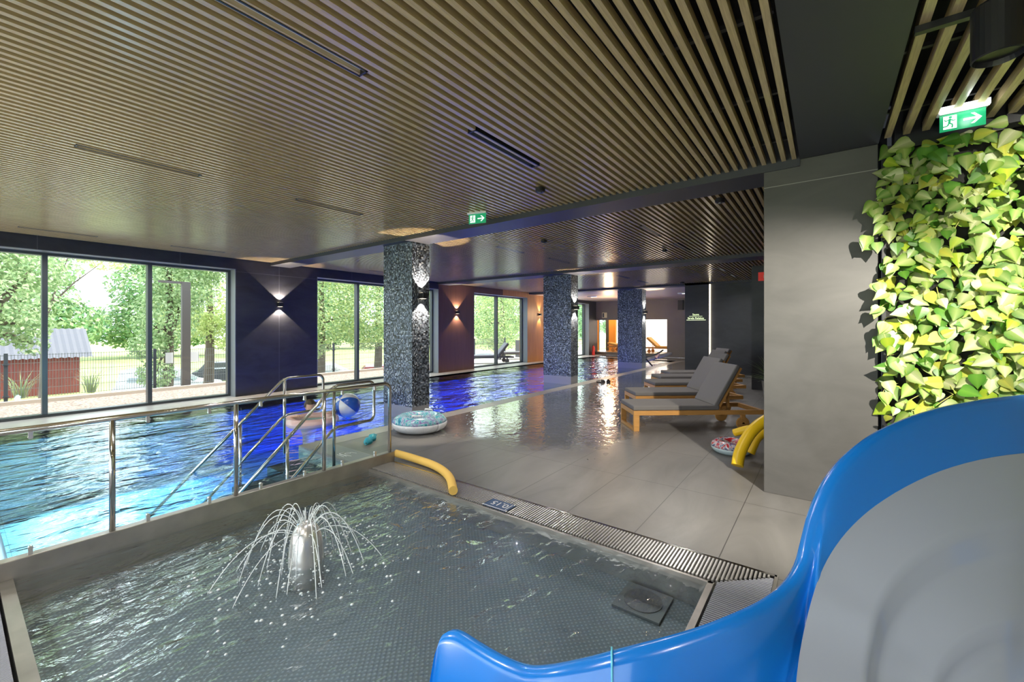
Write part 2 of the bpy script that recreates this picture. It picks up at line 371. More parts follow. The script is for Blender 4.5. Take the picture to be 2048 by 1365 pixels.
struct(rbox(-10.87, 16.4, 3.10, -1.2, YF, 3.2).build('ceiling_plaster', mat('warm_plaster', (.42, .34, .27), .45)))
for i, (a, b) in enumerate(BEAMS):
    struct(rbox(-10.88, a, 3.10, -.2 if i == 0 else -.3, b, 3.55).build('trim_%d' % (i+2), M['beam']))
struct(rbox(-.2, -3.2, 3.165, .354, 4.756, 3.55).build('trim_5', M['beam']))
# floor: deck slabs around the pools
PX0, PX1 = -10.3, -5.73           # long pool between ledge and deck
KX0, KX1, KY0, KY1 = -4.22, -.60, .26, 2.86   # wading pool
m = MB()
m.box(-5.42, 3.19, -.2, 3.5, 21.6, 0)             # main deck
m.box(-10.3, 21.0, -.2, 3.5, YF+.0, -.001)
m.box(-.25, -8, -.2, 3.5, 3.19, 0)                # right of wading pool
m.box(-10.3, -8, -.2, -.25, -.22, 0)              # behind the grates
struct(m.build('floor', M['deck']))
m = MB(); m.box(PX1, 2.86, -.2, -5.42, 21.0, .001); m.box(-5.42, 2.86, -.2, KX0-.0, 3.19, .001); m.box(-10.3, 20.8, -.2, PX1, 21.0, .001)
struct(m.build('trim_6', M['coping']))
# walls right and far
struct(rbox(-.49, 4.756, 0, .352, 5.35, 3.165).build('wall_right', M['col_slate'], bevel=.004))
struct(rbox(.46, 4.80, 0, 3.5, 5.0, 3.55).build('wall_right_back', M['slate']))
struct(rbox(.30, 5.35, 0, .46, 12.4, 3.5).build('wall_right_side', M['slate']))
struct(rbox(3.5, -8, -.2, 3.65, 5.0, 3.55).build('wall_right_outer', mat('pale_wall', (.5, .48, .45), .7)))
m = MB(); m.box(-11.32, -8.15, -.2, 3.65, -8, .0); m.box(-11.32, -8.15, 3.05, 3.65, -8, 3.55); m.box(-11.32, -8.15, 0, -10.4, -8, 3.05); m.box(3.1, -8.15, 0, 3.65, -8, 3.05)
struct(m.build('wall_back', mat('pale_wall_back', (.5, .48, .45), .7)))
win = thing('window_5', (-3.65, -8.08, 0), None, None); struct(win)  # unseen rear glazing, added to bring fill daylight in from behind
m = MB()
for k in range(8): m.box(-6.75+k*1.93-.03, -.05, 0, -6.75+k*1.93+.03, .05, 3.05)
m.build('window_frame', M['frame'], win); rbox(-6.75, -.005, 0, 6.75, .0, 3.05).build('glass', M['window_glass'], win)
struct(rbox(-1.55, 12.4, 0, .46, 12.6, 3.55).build('wall_right_step', M['slate']))
struct(rbox(-4.09, 15.9, 0, -3.29, 16.15, 3.55).build('wall_sign_pier', M['slate'], bevel=.003))
struct(rbox(-3.25, 15.98, 0, -1.4, 16.2, 3.55).build('wall_middle', M['slate']))
struct(rbox(-1.55, 12.6, 0, -1.35, 16.2, 3.55).build('wall_right_return', M['slate']))
grey_wall = mat('grey_plaster', (.115, .100, .092), .5, noise=(1.2, .1, (1, 1, 1)))
m = MB()   # far wall with two openings
m.box(-10.88, YF, 2.02, 3.5, YF+.18, 3.55); m.box(-10.88, YF, 0, 3.5, YF+.18, .16)
m.box(-6.8, YF, .16, 3.5, YF+.18, 2.02); m.box(-8.75, YF, .16, -8.2, YF+.18, 2.02)
struct(m.build('wall_far', grey_wall))
# relaxation room behind the far wall
amber = mat('lit_amber_wall', (.80, .38, .07), .5)
m = MB(); m.box(-11.56, YF+1.55, .1, -11.45, YF+1.7, 2.6); m.box(-10.77, YF+1.55, .1, -10.33, YF+1.7, 2.6); m.box(-11.66, YF+.18, .1, -11.56, YF+1.7, 2.6); m.box(-7.17, YF+1.55, .1, -3.5, YF+1.7, 2.6)
struct(m.build('wall_lounge', amber))
win = thing('window_6', (-11.2, YF+1.62, .16), None, None); struct(win)
rbox(-.25, -.05, 0, -.22, .05, 2.4).build('window_frame', M['frame'], win); rbox(.22, -.05, 0, .43, .05, 2.4).build('window_frame', M['frame'], win); rbox(-.22, -.003, 0, .22, .003, 2.4).build('glass', M['window_glass'], win)
m = MB(); m.box(-11.6, YF+.18, 0, -3.5, YF+1.7, .16)
struct(m.build('floor_lounge', mat('honey_floor', (.55, .36, .16), .3)))
struct(rbox(-11.66, YF+.18, 2.6, -3.5, YF+1.8, 2.7).build('ceiling_lounge', mat('lounge_ceiling', (.6, .5, .4), .6)))
struct(rbox(-3.6, YF+.18, 0, -3.5, YF+1.7, 2.6).build('wall_lounge_side', amber))
lp = thing('lit_wall_screen', (-8.75, YF+1.62, .16), 'tall glowing white wall screen behind the loungers of the far lounge', 'lit screen')
rbox(-1.56, .04, 0, 1.56, .1, 2.4).build('frame', M['frame'], lp)
rbox(-1.54, 0, .03, 1.54, .04, 2.37).build('diffuser', mat('glowing_panel', (.9, .88, .8), .5, emit=(1, .95, .86, 2.2)), lp)
light('lounge_lamp', 'POINT', (-10.6, YF+.8, 2.3), 30, (1, .62, .25), size=.15)
light('lounge_lamp', 'POINT', (-7.2, YF+.8, 2.3), 40, (1, .72, .38), size=.15)
def portal(loc, aim, w_, h_):
    d = bpy.data.lights.new('window_portal', 'AREA'); d.shape = 'RECTANGLE'; d.size = w_; d.size_y = h_; d.cycles.is_portal = True
    o = bpy.data.objects.new('window_portal', d); COL.objects.link(o); o.location = loc
    o.rotation_euler = (Vector(loc)-Vector(aim)).to_track_quat('Z', 'Y').to_euler()
for a, b in openings: portal((XG+.05, (a+b)/2, 1.45), (0, (a+b)/2, 1.45), b-a, 2.9)
portal((-3.6, -7.95, 1.5), (-3.6, 0, 1.5), 13.4, 3.0)
# roof slab over the building keeps sun out
struct(rbox(-11.5, -8.2, 3.7, 4, YF+2.2, 3.95).build('ceiling_roof', M['beam']))

# ------------------------------------------------------------------ long pool
pool = thing('swimming_pool', (-8.0, 10.0, 0), 'long blue-lit swimming pool with rippling water beside the windows', 'swimming pool')
def PL(mb): mb.v = [(x+8.0, y-10.0, z) for x, y, z in mb.v]; return mb
D = -1.25
m = MB()
m.quad((PX0, .26, D), (PX1, .26, D), (PX1, 20.8, D), (PX0, 20.8, D)); m.quad((PX1, .26, D), (KX0-.1, .26, D), (KX0-.1, 2.86, D), (PX1, 2.86, D))
m.quad((PX0, .26, D), (PX0, 20.8, D), (PX0, 20.8, 0), (PX0, .26, 0)); m.quad((PX0, 20.8, D), (PX1, 20.8, D), (PX1, 20.8, 0), (PX0, 20.8, 0))
m.quad((PX1, 20.8, D), (PX1, 2.86, D), (PX1, 2.86, 0), (PX1, 20.8, 0)); m.quad((PX1, 2.86, D), (KX0-.1, 2.86, D), (KX0-.1, 2.86, 0), (PX1, 2.86, 0))
m.quad((KX0-.1, 2.86, D), (KX0-.1, .26, D), (KX0-.1, .26, 0), (KX0-.1, 2.86, 0)); m.quad((KX0-.1, .26, D), (PX0, .26, D), (PX0, .26, 0), (KX0-.1, .26, 0))
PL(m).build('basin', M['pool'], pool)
m = MB(); m.add([(PX0, .26, -.03), (KX0-.1, .26, -.03), (KX0-.1, 2.86, -.03), (PX1, 2.86, -.03), (PX1, 20.8, -.03), (PX0, 20.8, -.03)], [(0, 1, 2, 3, 4, 5)])
PL(m).build('water', M['water'], pool)
for k in range(4):     # entry steps going down from the landing
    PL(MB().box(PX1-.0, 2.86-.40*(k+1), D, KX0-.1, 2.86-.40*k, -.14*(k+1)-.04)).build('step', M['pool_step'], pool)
for y in (4.5, 6.9, 9.3, 12.2, 15.0, 18.2):
    light('pool_spot', 'SPOT', (-5.95, y, -.40), 850, (.03, .11, 1), (-8.1, y, -1.25), .06, 74, .5)
    light('pool_spot', 'SPOT', (-10.1, y+1.2, -.40), 850, (.03, .11, 1), (-8.0, y+1.2, -1.25), .06, 74, .5)
light('pool_spot', 'SPOT', (-10.1, 2.8, -.4), 240, (.10, .40, 1), (-8, 2.4, -1.25), .06, 80, .5)  # this spot and those below are added fill, brightening the near end
light('pool_spot', 'SPOT', (-10.1, 1.0, -.4), 300, (.45, .90, 1), (-8, 1.0, -1.25), .06, 84, .6)
light('pool_spot', 'SPOT', (-4.5, 1.2, -.35), 900, (.42, .80, 1), (-8.6, 1.2, -1.25), .06, 70, .8)
light('pool_spot', 'SPOT', (-10.1, 1.9, -.4), 300, (.30, .75, 1), (-7.6, 1.7, -1.25), .06, 96, .8)
light('pool_spot', 'SPOT', (-7.4, .4, -.35), 90, (.40, .85, 1), (-6.4, 2.0, -1.25), .06, 96, .8)

# ------------------------------------------------------------------ wading pool
kid = thing('wading_pool', (-2.4, 1.5, 0), 'square shallow stainless steel wading pool with grey rippling water', 'wading pool')
def KL(mb): mb.v = [(x+2.4, y-1.5, z) for x, y, z in mb.v]; return mb
def stud_mat():
    m = bpy.data.materials.new('studded_steel_floor'); m.use_nodes = True; nt = m.node_tree; b = nt.nodes['Principled BSDF']
    g = N(nt, 'ShaderNodeNewGeometry'); mp = N(nt, 'ShaderNodeMapping'); mp.inputs['Scale'].default_value = (38, 38, 38); mp.inputs['Rotation'].default_value = (0, 0, PI/4)
    nt.links.new(g.outputs['Position'], mp.inputs[0]); fr = N(nt, 'ShaderNodeVectorMath', operation='FRACTION'); nt.links.new(mp.outputs[0], fr.inputs[0])
    sb = N(nt, 'ShaderNodeVectorMath', operation='SUBTRACT'); sb.inputs[1].default_value = (.5, .5, .5); nt.links.new(fr.outputs[0], sb.inputs[0])
    ml = N(nt, 'ShaderNodeVectorMath', operation='MULTIPLY'); ml.inputs[1].default_value = (1, 1, 0); nt.links.new(sb.outputs[0], ml.inputs[0])
    ln = N(nt, 'ShaderNodeVectorMath', operation='LENGTH'); nt.links.new(ml.outputs[0], ln.inputs[0])
    cr = N(nt, 'ShaderNodeValToRGB'); cr.color_ramp.elements[0].position = .16; cr.color_ramp.elements[0].color = (.29, .33, .35, 1); cr.color_ramp.elements[1].position = .3; cr.color_ramp.elements[1].color = (.165, .195, .215, 1)
    nt.links.new(ln.outputs['Value'], cr.inputs[0]); nt.links.new(cr.outputs[0], b.inputs['Base Color']); b.inputs['Roughness'].default_value = .4; b.inputs['Metallic'].default_value = .25
    bp = N(nt, 'ShaderNodeBump', i_Strength=.6, i_Distance=.004, invert=True); nt.links.new(ln.outputs['Value'], bp.inputs['Height']); nt.links.new(bp.outputs[0], b.inputs['Normal'])
    return m
KL(MB().box(KX0, KY0, -.24, KX1, KY1, -.18)).build('pool_floor', stud_mat(), kid)
m = MB(); m.box(KX0-.08, KY1, -.24, KX1+.03, KY1+.02, -.001); m.box(KX1, KY0-.02, -.24, KX1+.035, KY1+.02, -.001); m.box(KX0-.08, KY0-.06, -.24, KX1+.03, KY0, -.001)
KL(m).build('steel_rim', M['steel_dark'], kid)
m = MB(); n = 60   # surface with a gentle swell
rows = [[(KX0+(KX1-KX0)*i/n, KY0+(KY1-KY0)*j/n, -.03+.004*math.sin(i*.9+j*.6)*math.sin(j*.8-i*.2)+.003*random.uniform(-1, 1)) for i in range(n+1)] for j in range(n+1)]
m.grid(rows); KL(m).build('water', M['kid_water'], kid, smooth=True)
m = MB()   # grate along the far side, bars across
x = KX0+.02
while x < KX1+.33:
    y1 = KY1+.31; y0 = KY1+.035
    if x > KX1+.03: y0 = KY1+.035+(x-KX1-.03)*.93
    if y1-y0 > .02: m.box(x-.0055, y0, -.03, x+.0055, y1, .003)
    x += .0235
m.box(KX0, KY1+.15, -.05, KX1+.2, KY1+.17, -.028); m.box(KX0, KY1+.02, -.15, KX1+.34, KY1+.33, -.13)
KL(m).build('overflow_grate', M['steel'], kid)
m = MB(); y = KY0-.05
while y < KY1+.30:
    x0 = KX1+.05; x1 = KX1+.33
    if y > KY1+.035: x0 = KX1+.05+(y-KY1-.035)*1.07
    if x1-x0 > .015: m.box(x0, y-.005, -.03, x1, y+.005, .003)
    y += .019
m.box(KX1+.18, KY0, -.05, KX1+.2, KY1+.2, -.028); m.box(KX1+.035, KY0, -.15, KX1+.34, KY1+.02, -.13)
KL(m).build('overflow_grate', mat('pale_grate_plastic', (.34, .35, .41), .4), kid)
m = MB(); x = -9.0
while x < KX1:
    m.box(x-.004, -.2, -.03, x+.004, KY0-.075, .003); x += .0125
m.box(-9, -.12, -.05, KX1, -.1, -.028); m.box(-9, -.22, -.15, KX1, KY0-.06, -.13)
KL(m).build('overflow_grate', M['white'] if False else bpy.data.materials['pale_grate_plastic'], kid)
m = MB(); m.box(KX0, KY1+.31, -.15, KX1+.345, KY1+.333, .006); KL(m).build('grate_edge_strip', M['steel_polish'], kid)
m = MB(); m.box(KX1+.333, KY0-.3, -.15, KX1+.352, KY1+.333, .006); KL(m).build('grate_edge_strip', M['steel_dark'], kid)
# drain plate in the floor
dr = MB(); dr.box(-1.10, 2.54, -.178, -.80, 2.84, -.165); KL(dr).build('drain_plate', mat('dull_plate', (.16, .17, .17), .45, metal=.3), kid)
dr = MB(); dr.lathe([(.12, 0), (.12, .004), (.0, .004)], (-.95, 2.69, -.165), 28); KL(dr).build('drain_cover', mat('drain_disc', (.10, .10, .10), .4, metal=.3), kid)
# depth marker 0,15
dm = thing('depth_marker', (-2.35, 2.965, .0045), 'blue depth marker tile reading 0,15 lying on the pool grate', 'sign')
rbox(-.13, -.075, 0, .13, .075, .006).build('plate', mat('marker_blue', (.012, .055, .16), .4), dm)
def text(body, size, name, m, parent, loc, rot, align='CENTER', ext=.0005):
    cu = bpy.data.curves.new(name, 'FONT'); cu.body = body; cu.size = size; cu.align_x = align; cu.align_y = 'CENTER'; cu.extrude = ext
    o = bpy.data.objects.new(name, cu); COL.objects.link(o); o.location = loc; o.rotation_euler = rot; cu.materials.append(m)
    dg = bpy.context.evaluated_depsgraph_get(); me = bpy.data.meshes.new_from_object(o.evaluated_get(dg)); me.materials.clear(); me.materials.append(m)
    bpy.data.objects.remove(o); o = bpy.data.objects.new(name, me); COL.objects.link(o); o.location = loc; o.rotation_euler = rot
    if parent: o.parent = parent
    return o
wt = M['white']
text('0,15', .105, 'digits', wt, dm, (0, .012, .0066), (0, 0, PI))
m = MB(); m.box(-.14, -.074, .006, .14, -.066, .007)
for a in (-.13, .13):
    m.lathe([(.009, 0), (.009, .002), (0, .002)], (a, -.07, .006), 10)
m.lathe([(.009, 0), (.009, .002), (0, .002)], (.12, .068, .006), 10); m.box(.10, -.05, .006, .107, .06, .007)
m.build('markings', wt, dm)

# fountain
fo = thing('fountain', (-2.90, 1.50, 0), 'dome shaped steel fountain throwing thin jets in the wading pool', 'fountain')
prof = [(.115, -.18), (.113, -.02), (.108, .08), (.098, .15), (.080, .20), (.055, .235), (.028, .252), (.0, .256)]
MB().lathe(prof, n=36).build('dome', M['steel'], fo, smooth=True)
random.seed(3)
g9 = 9.81
for ring_, (cnt, r0, z0, vr, vz) in enumerate([(9, .03, .25, .42, 1.35), (12, .055, .235, .85, 1.15), (12, .085, .19, 1.25, .75)]):
    for k in range(cnt):
        a = 2*PI*(k+.3*ring_)/cnt+random.uniform(-.08, .08); f1 = random.uniform(.7, 1.25); f2 = random.uniform(.72, 1.25)
        u = vr*f1; v_ = vz*f2; P = []
        tt = (v_+math.sqrt(v_*v_+2*g9*(z0+.03)))/g9
        for q in range(13):
            t = tt*q/12; P.append(((r0+u*t)*math.cos(a), (r0+u*t)*math.sin(a), z0+v_*t-.5*g9*t*t))
        m = MB(); m.tube(P, [.0019+.0010*random.random()+.0003*(i % 3) for i in range(13)], 5)
        for q in range(7, 13):      # the jet breaks up into drops
            for _ in range(2):
                p = Vector(P[q])+Vector([random.gauss(0, .012) for _ in range(3)])
                if p.z > -.03: m.lathe([(0, -.004), (.0035, 0), (0, .004)], p, 5)
        m.build('water_jet', M['jet'], fo)
m = MB()     # churned patches where jets land
for k in range(260):
    a = random.uniform(0, 2*PI); r = abs(random.gauss(.45, .22))
    if r < .13: r = .16
    x, y = r*math.cos(a), r*math.sin(a); s_ = random.uniform(.004, .013)
    m.lathe([(0, -.003), (s_, 0), (s_*.6, .5*s_), (0, .7*s_)], (x, y, -.03), 6)
tag(m.build('splash_foam', M['jet'], fo, smooth=True), kind='stuff')

# parapet between the pools, glass railing standing on it
PXp = KX0+.07
pp = tag(MB().box(-.08, -2.3, -.24, .0, 1.62, .115).add([], []).build('parapet', M['steel_dark'], loc=(PXp, 1.6, 0), bevel=.006), 'low steel parapet wall between wading pool and big pool', 'parapet')
gr = thing('glass_railing', (PXp-.03, 1.6, .115), 'glass railing with steel posts on the parapet by the wading pool', 'railing')
ZR = .82
posts = [-.85-1.6, .73-1.6, 1.535-1.6, 2.35-1.6, 3.17-1.6]
for y in posts[:-1]:
    MB().tube([(0, y, 0), (0, y, ZR)], .018, 14).build('post', M['steel_polish'], gr, smooth=True)
e = posts[-1]
pts = [(0, -2.9, ZR), (0, e-.08, ZR)]+[Vector((0, e-.08, ZR-.08))+Vector((0, .08*math.sin(t), .08*math.cos(t))) for t in [PI/2*i/6 for i in range(1, 7)]]+[(0, e, 0)]
MB().tube(pts, .021, 14).build('top_rail', M['steel_polish'], gr, smooth=True)
for a, b in zip(posts[:-1], posts[1:]):
    rbox(-.005, a+.04, .02, .005, b-.04, ZR-.05).build('glass_panel', M['rail_glass'], gr)
    for t in (.25, .75):
        y = a+(b-a)*t
        m = MB(); m.box(-.012, y-.011, 0, .012, y+.011, .03); m.lathe([(.013, -.014), (.013, .014)], (0, y, .042), 12, axis='X'); m.build('clamp', M['steel'], gr)
        m = MB(); m.box(-.01, y-.01, ZR-.05, .01, y+.01, ZR-.015); m.lathe([(.012, -.013), (.012, .013)], (0, y, ZR-.055), 12, axis='X'); m.build('clamp', M['steel'], gr)

# two tubular handrails over the entry steps
def handrail(x, ystart, label, dy=0):
    t = thing('handrail', (x, 2.86+dy, 0), label, 'handrail', 'handrails of the pool steps')
    H1, H2 = .93, .45; a = -.20; b = .33; sl = .90/.94
    up = [(0, a-1.5, H1-sl*1.5), (0, a-.04, H1-.04*sl), (0, a+.04, H1)]+[(0, b-.07, H1)]+[Vector((0, b-.07+.07*math.sin(q), H1-.07+.07*math.cos(q))) for q in [PI/2*i/5 for i in range(1, 6)]]
    up += [(0, b, H2+.07)]+[Vector((0, b-.07+.07*math.cos(q), H2+.07-.07*math.sin(q))) for q in [PI/2*i/5 for i in range(1, 6)]]
    up += [(0, a+.04, H2), (0, a-.04, H2-.04*sl), (0, a-1.0, H2-sl*1.0)]
    MB().tube(up, .0175, 12).build('rail_tube', M['steel_polish'], t, smooth=True)
    MB().tube([(0, a, 0 if False else -.05), (0, a, H1)], .0175, 12).build('post', M['steel_polish'], t, smooth=True)
    MB().tube([(0, a-.52, -.5), (0, a-.52, H1-sl*.52)], .0165, 12).build('post', M['steel_polish'], t, smooth=True)
    MB().tube([(0, a-1.5, H1-sl*1.5), (0, a-1.3, H2-sl*1.27+.1), (0, a-1.0, H2-sl*1.0)], .0165, 10).build('end_loop', M['steel_polish'], t, smooth=True)
    return t
handrail(-4.52, 0, 'steel handrail of the pool steps, the one nearer the glass railing')
handrail(-5.70, 0, 'steel handrail of the pool steps, the one farther from the glass railing')
# engraved steel plate set into the landing
pl = thing('floor_plate', (-4.97, 3.02, .002), 'grey floor plate with white pictogram beside the pool steps', 'sign')
rbox(-.44, -.15, 0, .44, .15, .004).build('plate', mat('plate_grey', (.22, .22, .24), .35, metal=.3), pl)
m = MB()
m.tube([(.12+.035*math.cos(a), .02+.035*math.sin(a), .005) for a in [2*PI*i/14 for i in range(14)]], .003, 5, closed=True)
for q in ((-.02, -.05, .16, -.06), (-.02, -.05, -.03, .02), (.02, -.07, .2, -.02), (.05, .07, .14, .09), (.0, -.09, .15, -.09)):
    m.tube([(q[0]+.06, q[1], .005), (q[2]+.06, q[3], .005)], .003, 5)
m.build('pictogram', wt, pl)

# ------------------------------------------------------------------ mosaic pillars with sconces
def pillar(x0, x1, y0, y1, ztop, label):
    t = thing('pillar', ((x0+x1)/2, (y0+y1)/2, 0), label, 'pillar', 'mosaic pillars at the pool edge')
    cx, cy = (x0+x1)/2, (y0+y1)/2
    rbox(x0-cx, y0-cy, .2, x1-cx, y1-cy, ztop).build('mosaic_shaft', M['mosaic'], t)
    rbox(x0-cx+.004, y0-cy+.004, -1.25, x1-cx-.004, y1-cy-.004, .2).build('base', mat('pillar_base', (.26, .26, .27), .4) if 'pillar_base' not in bpy.data.materials else bpy.data.materials['pillar_base'], t)
    return t
P1 = (-6.6, -5.8, 4.87, 5.27); P2 = (-6.72, -5.8, 10.58, 11.0); P3 = (-6.8, -5.8, 16.3, 16.76)
pillar(*P1, 3.10, 'square blue-grey mosaic pillar nearest the glass railing')
pillar(*P2, 3.10, 'square blue-grey mosaic pillar, middle one of the row along the pool')
pillar(*P3, 3.10, 'square blue-grey mosaic pillar, farthest along the pool edge')
def sconce(loc, nrm, label, group, pw=9, sp=82):
    pw *= 3.5
    n = Vector(nrm); rz = math.atan2(n.y, n.x)
    t = thing('wall_lamp', loc, label, 'wall lamp', group, rz)
    MB().box(0, -.055, -.05, .125, .055, .05).build('housing', M['black'], t, bevel=.004)
    rbox(.012, -.045, .0501, .09, .045, .052).build('lens', mat('lamp_lens', (1, .9, .7), .3, emit=(1, .85, .62, 4)) if 'lamp_lens' not in bpy.data.materials else bpy.data.materials['lamp_lens'], t)
    rbox(.012, -.045, -.052, .09, .045, -.0501).build('lens', bpy.data.materials['lamp_lens'], t)
    for sg in (1, -1):
        l = light('lamp_beam', 'SPOT', (.07, 0, sg*.07), pw, (1, .84, .66), None, .012, sp, .12, t)
        l.rotation_euler = (PI if sg > 0 else 0, 0, 0)
sconce((XW, 4.95, 2.16), (1, 0, 0), 'small black up-and-down lamp on the dark wall between the nearest windows', 'lamps on the window wall', 36, 96)
sconce((XW, 11.2, 2.15), (1, 0, 0), 'small black up-and-down lamp on the russet wall panel', 'lamps on the window wall', 22, 92)
sconce((XW, 16.75, 2.2), (1, 0, 0), 'small black up-and-down lamp on the amber wall panel', 'lamps on the window wall', 12, 60)
sconce((-5.8, 5.07, 2.16), (1, 0, 0), 'black up-and-down lamp on the nearest mosaic pillar', 'lamps on the pillars', 40, 84)
sconce((-5.8, 10.79, 2.16), (1, 0, 0), 'black up-and-down lamp on the middle mosaic pillar', 'lamps on the pillars', 40, 84)
sconce((-5.8, 16.53, 2.2), (1, 0, 0), 'black up-and-down lamp on the farthest mosaic pillar', 'lamps on the pillars', 40, 84)

# ------------------------------------------------------------------ ceiling fittings
def linear(x, y0, y1, label, on=1, wd=.09):
    t = thing('linear_lamp', (x, (y0+y1)/2, ZC), label, 'ceiling lamp', 'recessed linear lamps in the slat ceiling'); L = (y1-y0)/2
    m = MB(); m.box(-wd/2, -L, -.004, -wd/2+.012, L, .075); m.box(wd/2-.012, -L, -.004, wd/2, L, .075); m.box(-wd/2, -L, -.004, wd/2, -L+.012, .075); m.box(-wd/2, L-.012, -.004, wd/2, L, .075); m.box(-wd/2, -L, .06, wd/2, L, .08)
    m.build('housing', M['black'], t)
    rbox(-wd/2+.012, -L+.012, .028, .018, L-.012, .038).build('diffuser', mat('grey_diffuser', (.25, .28, .33), .35, emit=(.6, .68, .8, .28)) if 'grey_diffuser' not in bpy.data.materials else bpy.data.materials['grey_diffuser'], t)
    for k in (-.6, .6):
        l = light('fill_spot', 'SPOT', (0, k*L, -.008), 36*on, (1, .96, .93), None, 0, 150, .6, t)  # added fill light with no visible size; the lamp itself is unlit
LB = 'slim black recessed lamp in the slat ceiling, '
linear(-2.30, .65, 1.55, LB+'the nearest and longest in view'); linear(-2.28, 2.52, 3.45, LB+'just in front of the round black detector')
linear(-5.20, .67, 1.58, LB+'left of centre, second row, near end'); linear(-5.20, 2.57, 3.47, LB+'in front of the nearest pillar')
linear(-10.12, .68, 1.58, LB+'along the windows, left end'); linear(-10.12, 2.6, 3.5, LB+'along the windows, ending by the dark wall')
linear(-5.15, 6.42, 7.30, LB+'past the first beam, near the nearest pillar'); linear(-5.05, 8.2, 9.1, LB+'close before the second beam')
linear(-2.31, 6.45, 7.35, LB+'past the first beam, over the near loungers'); linear(-2.28, 8.2, 9.1, LB+'past the first beam, over the far loungers')
linear(-10.1, 7.0, 7.9, LB+'along the windows past the first beam')
linear(-5.1, 12.2, 13.1, LB+'past the second beam, over the deck'); linear(-5.1, 14.0, 14.9, LB+'past the second beam, before the third beam')
linear(-2.3, 12.3, 13.2, LB+'in front of the dark walls, nearer one'); linear(-2.3, 14.0, 14.9, LB+'in front of the dark walls, farther one')
def puck(x, y, label, r=.055, h=.05, z=ZC):
    t = thing('smoke_detector', (x, y, z), label, 'detector', 'round black detectors on the ceiling')
    MB().lathe([(r*.55, 0), (r*.55, -.012), (r, -.014), (r*1.0, -h), (r*.8, -h-.01), (0, -h-.01)], n=24).build('body', M['black'], t)
    MB().lathe([(r*.45, -h-.01), (r*.4, -h-.018), (0, -h-.018)], n=16).build('sensor', M['frame'], t)
puck(-2.57, 3.98, 'round black detector in front of the first beam'); puck(-4.05, 6.39, 'round black detector past the first beam, over the wet deck')
puck(-1.04, 5.62, 'round black detector close behind the first beam beside the grey wall'); puck(-2.6, 8.6, 'small round black detector over the loungers', .045)
puck(-4.0, 15.2, 'round black detector above the wall with the sauna sign', .08)
# exit signs
def run_man(m, sx, sz, s, y=0):
    """running figure out of flat strokes in the XZ plane"""
    def st(a, b, w_):
        a, b = Vector((a[0], y, a[1])), Vector((b[0], y, b[1])); d = (b-a).normalized(); p = Vector((-d.z, 0, d.x))*w_/2
        m.add([a-p, b-p, b+p, a+p, a-p-Vector((0,.001,0)), b-p-Vector((0,.001,0)), b+p-Vector((0,.001,0)), a+p-Vector((0,.001,0))], [(0,1,2,3),(7,6,5,4),(0,4,5,1),(1,5,6,2),(2,6,7,3),(3,7,4,0)])
    q = lambda x, z: (sx+x*s, sz+z*s)
    m.lathe([(.10*s, 0), (.10*s, -.001)], (sx+.02*s, y, sz+.40*s), 12, axis='Y')
    for a, b, w_ in (((0, .28), (-.05, -.05), .14), ((0, .24), (-.25, .12), .07), ((-.25, .12), (-.33, .25), .06), ((0, .24), (.2, .1), .07), ((.2, .1), (.33, .16), .06),
                     ((-.05, -.05), (.15, -.2), .09), ((.15, -.2), (.12, -.45), .08), ((-.05, -.05), (-.15, -.28), .09), ((-.15, -.28), (-.4, -.32), .08)):
        st(q(*a), q(*b), w_*s)
green = mat('sign_green', (.01, .30, .12), .3, emit=(.02, .45, .20, .35)); lit = mat('sign_white', (.85, .95, .9), .3, emit=(.8, 1, .9, .8))
def exit_sign(loc, rz, w_, h_, label, bright=1, lampdir=1):
    t = thing('exit_sign', loc, label, 'sign', 'green emergency exit signs', rz)
    rbox(-w_*.55, -.03, h_, w_*.55, .035, h_+.045).build('housing', M['white'], t, bevel=.004)
    rbox(-w_*.5, -.004, 0, w_*.5, .004, h_).build('panel', green, t)
    m = MB(); m.box(-w_*.42, -.0055, h_*.12, -w_*.12, -.004, h_*.88); m.build('door_field', lit, t)
    m = MB(); run_man(m, -w_*.27, h_*.5, h_*.72, -.0057); m.build('figure', green, t)
    m = MB(); y = -.0055; z = h_/2; a = w_*.02; b = w_*.42
    m.box(a, y, z-h_*.06, b-w_*.03, -.004, z+h_*.06)
    for sg in (1, -1):
        p = [Vector((b, y, z)), Vector((b-w_*.16, y, z+sg*h_*.30)), Vector((b-w_*.24, y, z+sg*h_*.30)), Vector((b-w_*.08, y, z))]
        if sg > 0: p = p[::-1]
        m.add(p, [(0, 1, 2, 3)])
    m.build('arrow', lit, t)
    return t
exit_sign((-3.83, 4.35, 3.02), .25, .26, .13, 'small green exit sign hanging before the first dark beam')
e2 = exit_sign((.79, 4.42, 3.045), .02, .235, .125, 'green exit sign with running figure above the green wall')
rbox(-.12, -.055, .125, .13, -.02, .165).build('lamp_tube', mat('lit_tube', (1, 1, 1), .3, emit=(.95, 1, 1, 3)), e2)
light('sign_glow', 'POINT', (.83, 4.33, 3.12), .5, (.95, 1, .98), size=.03)
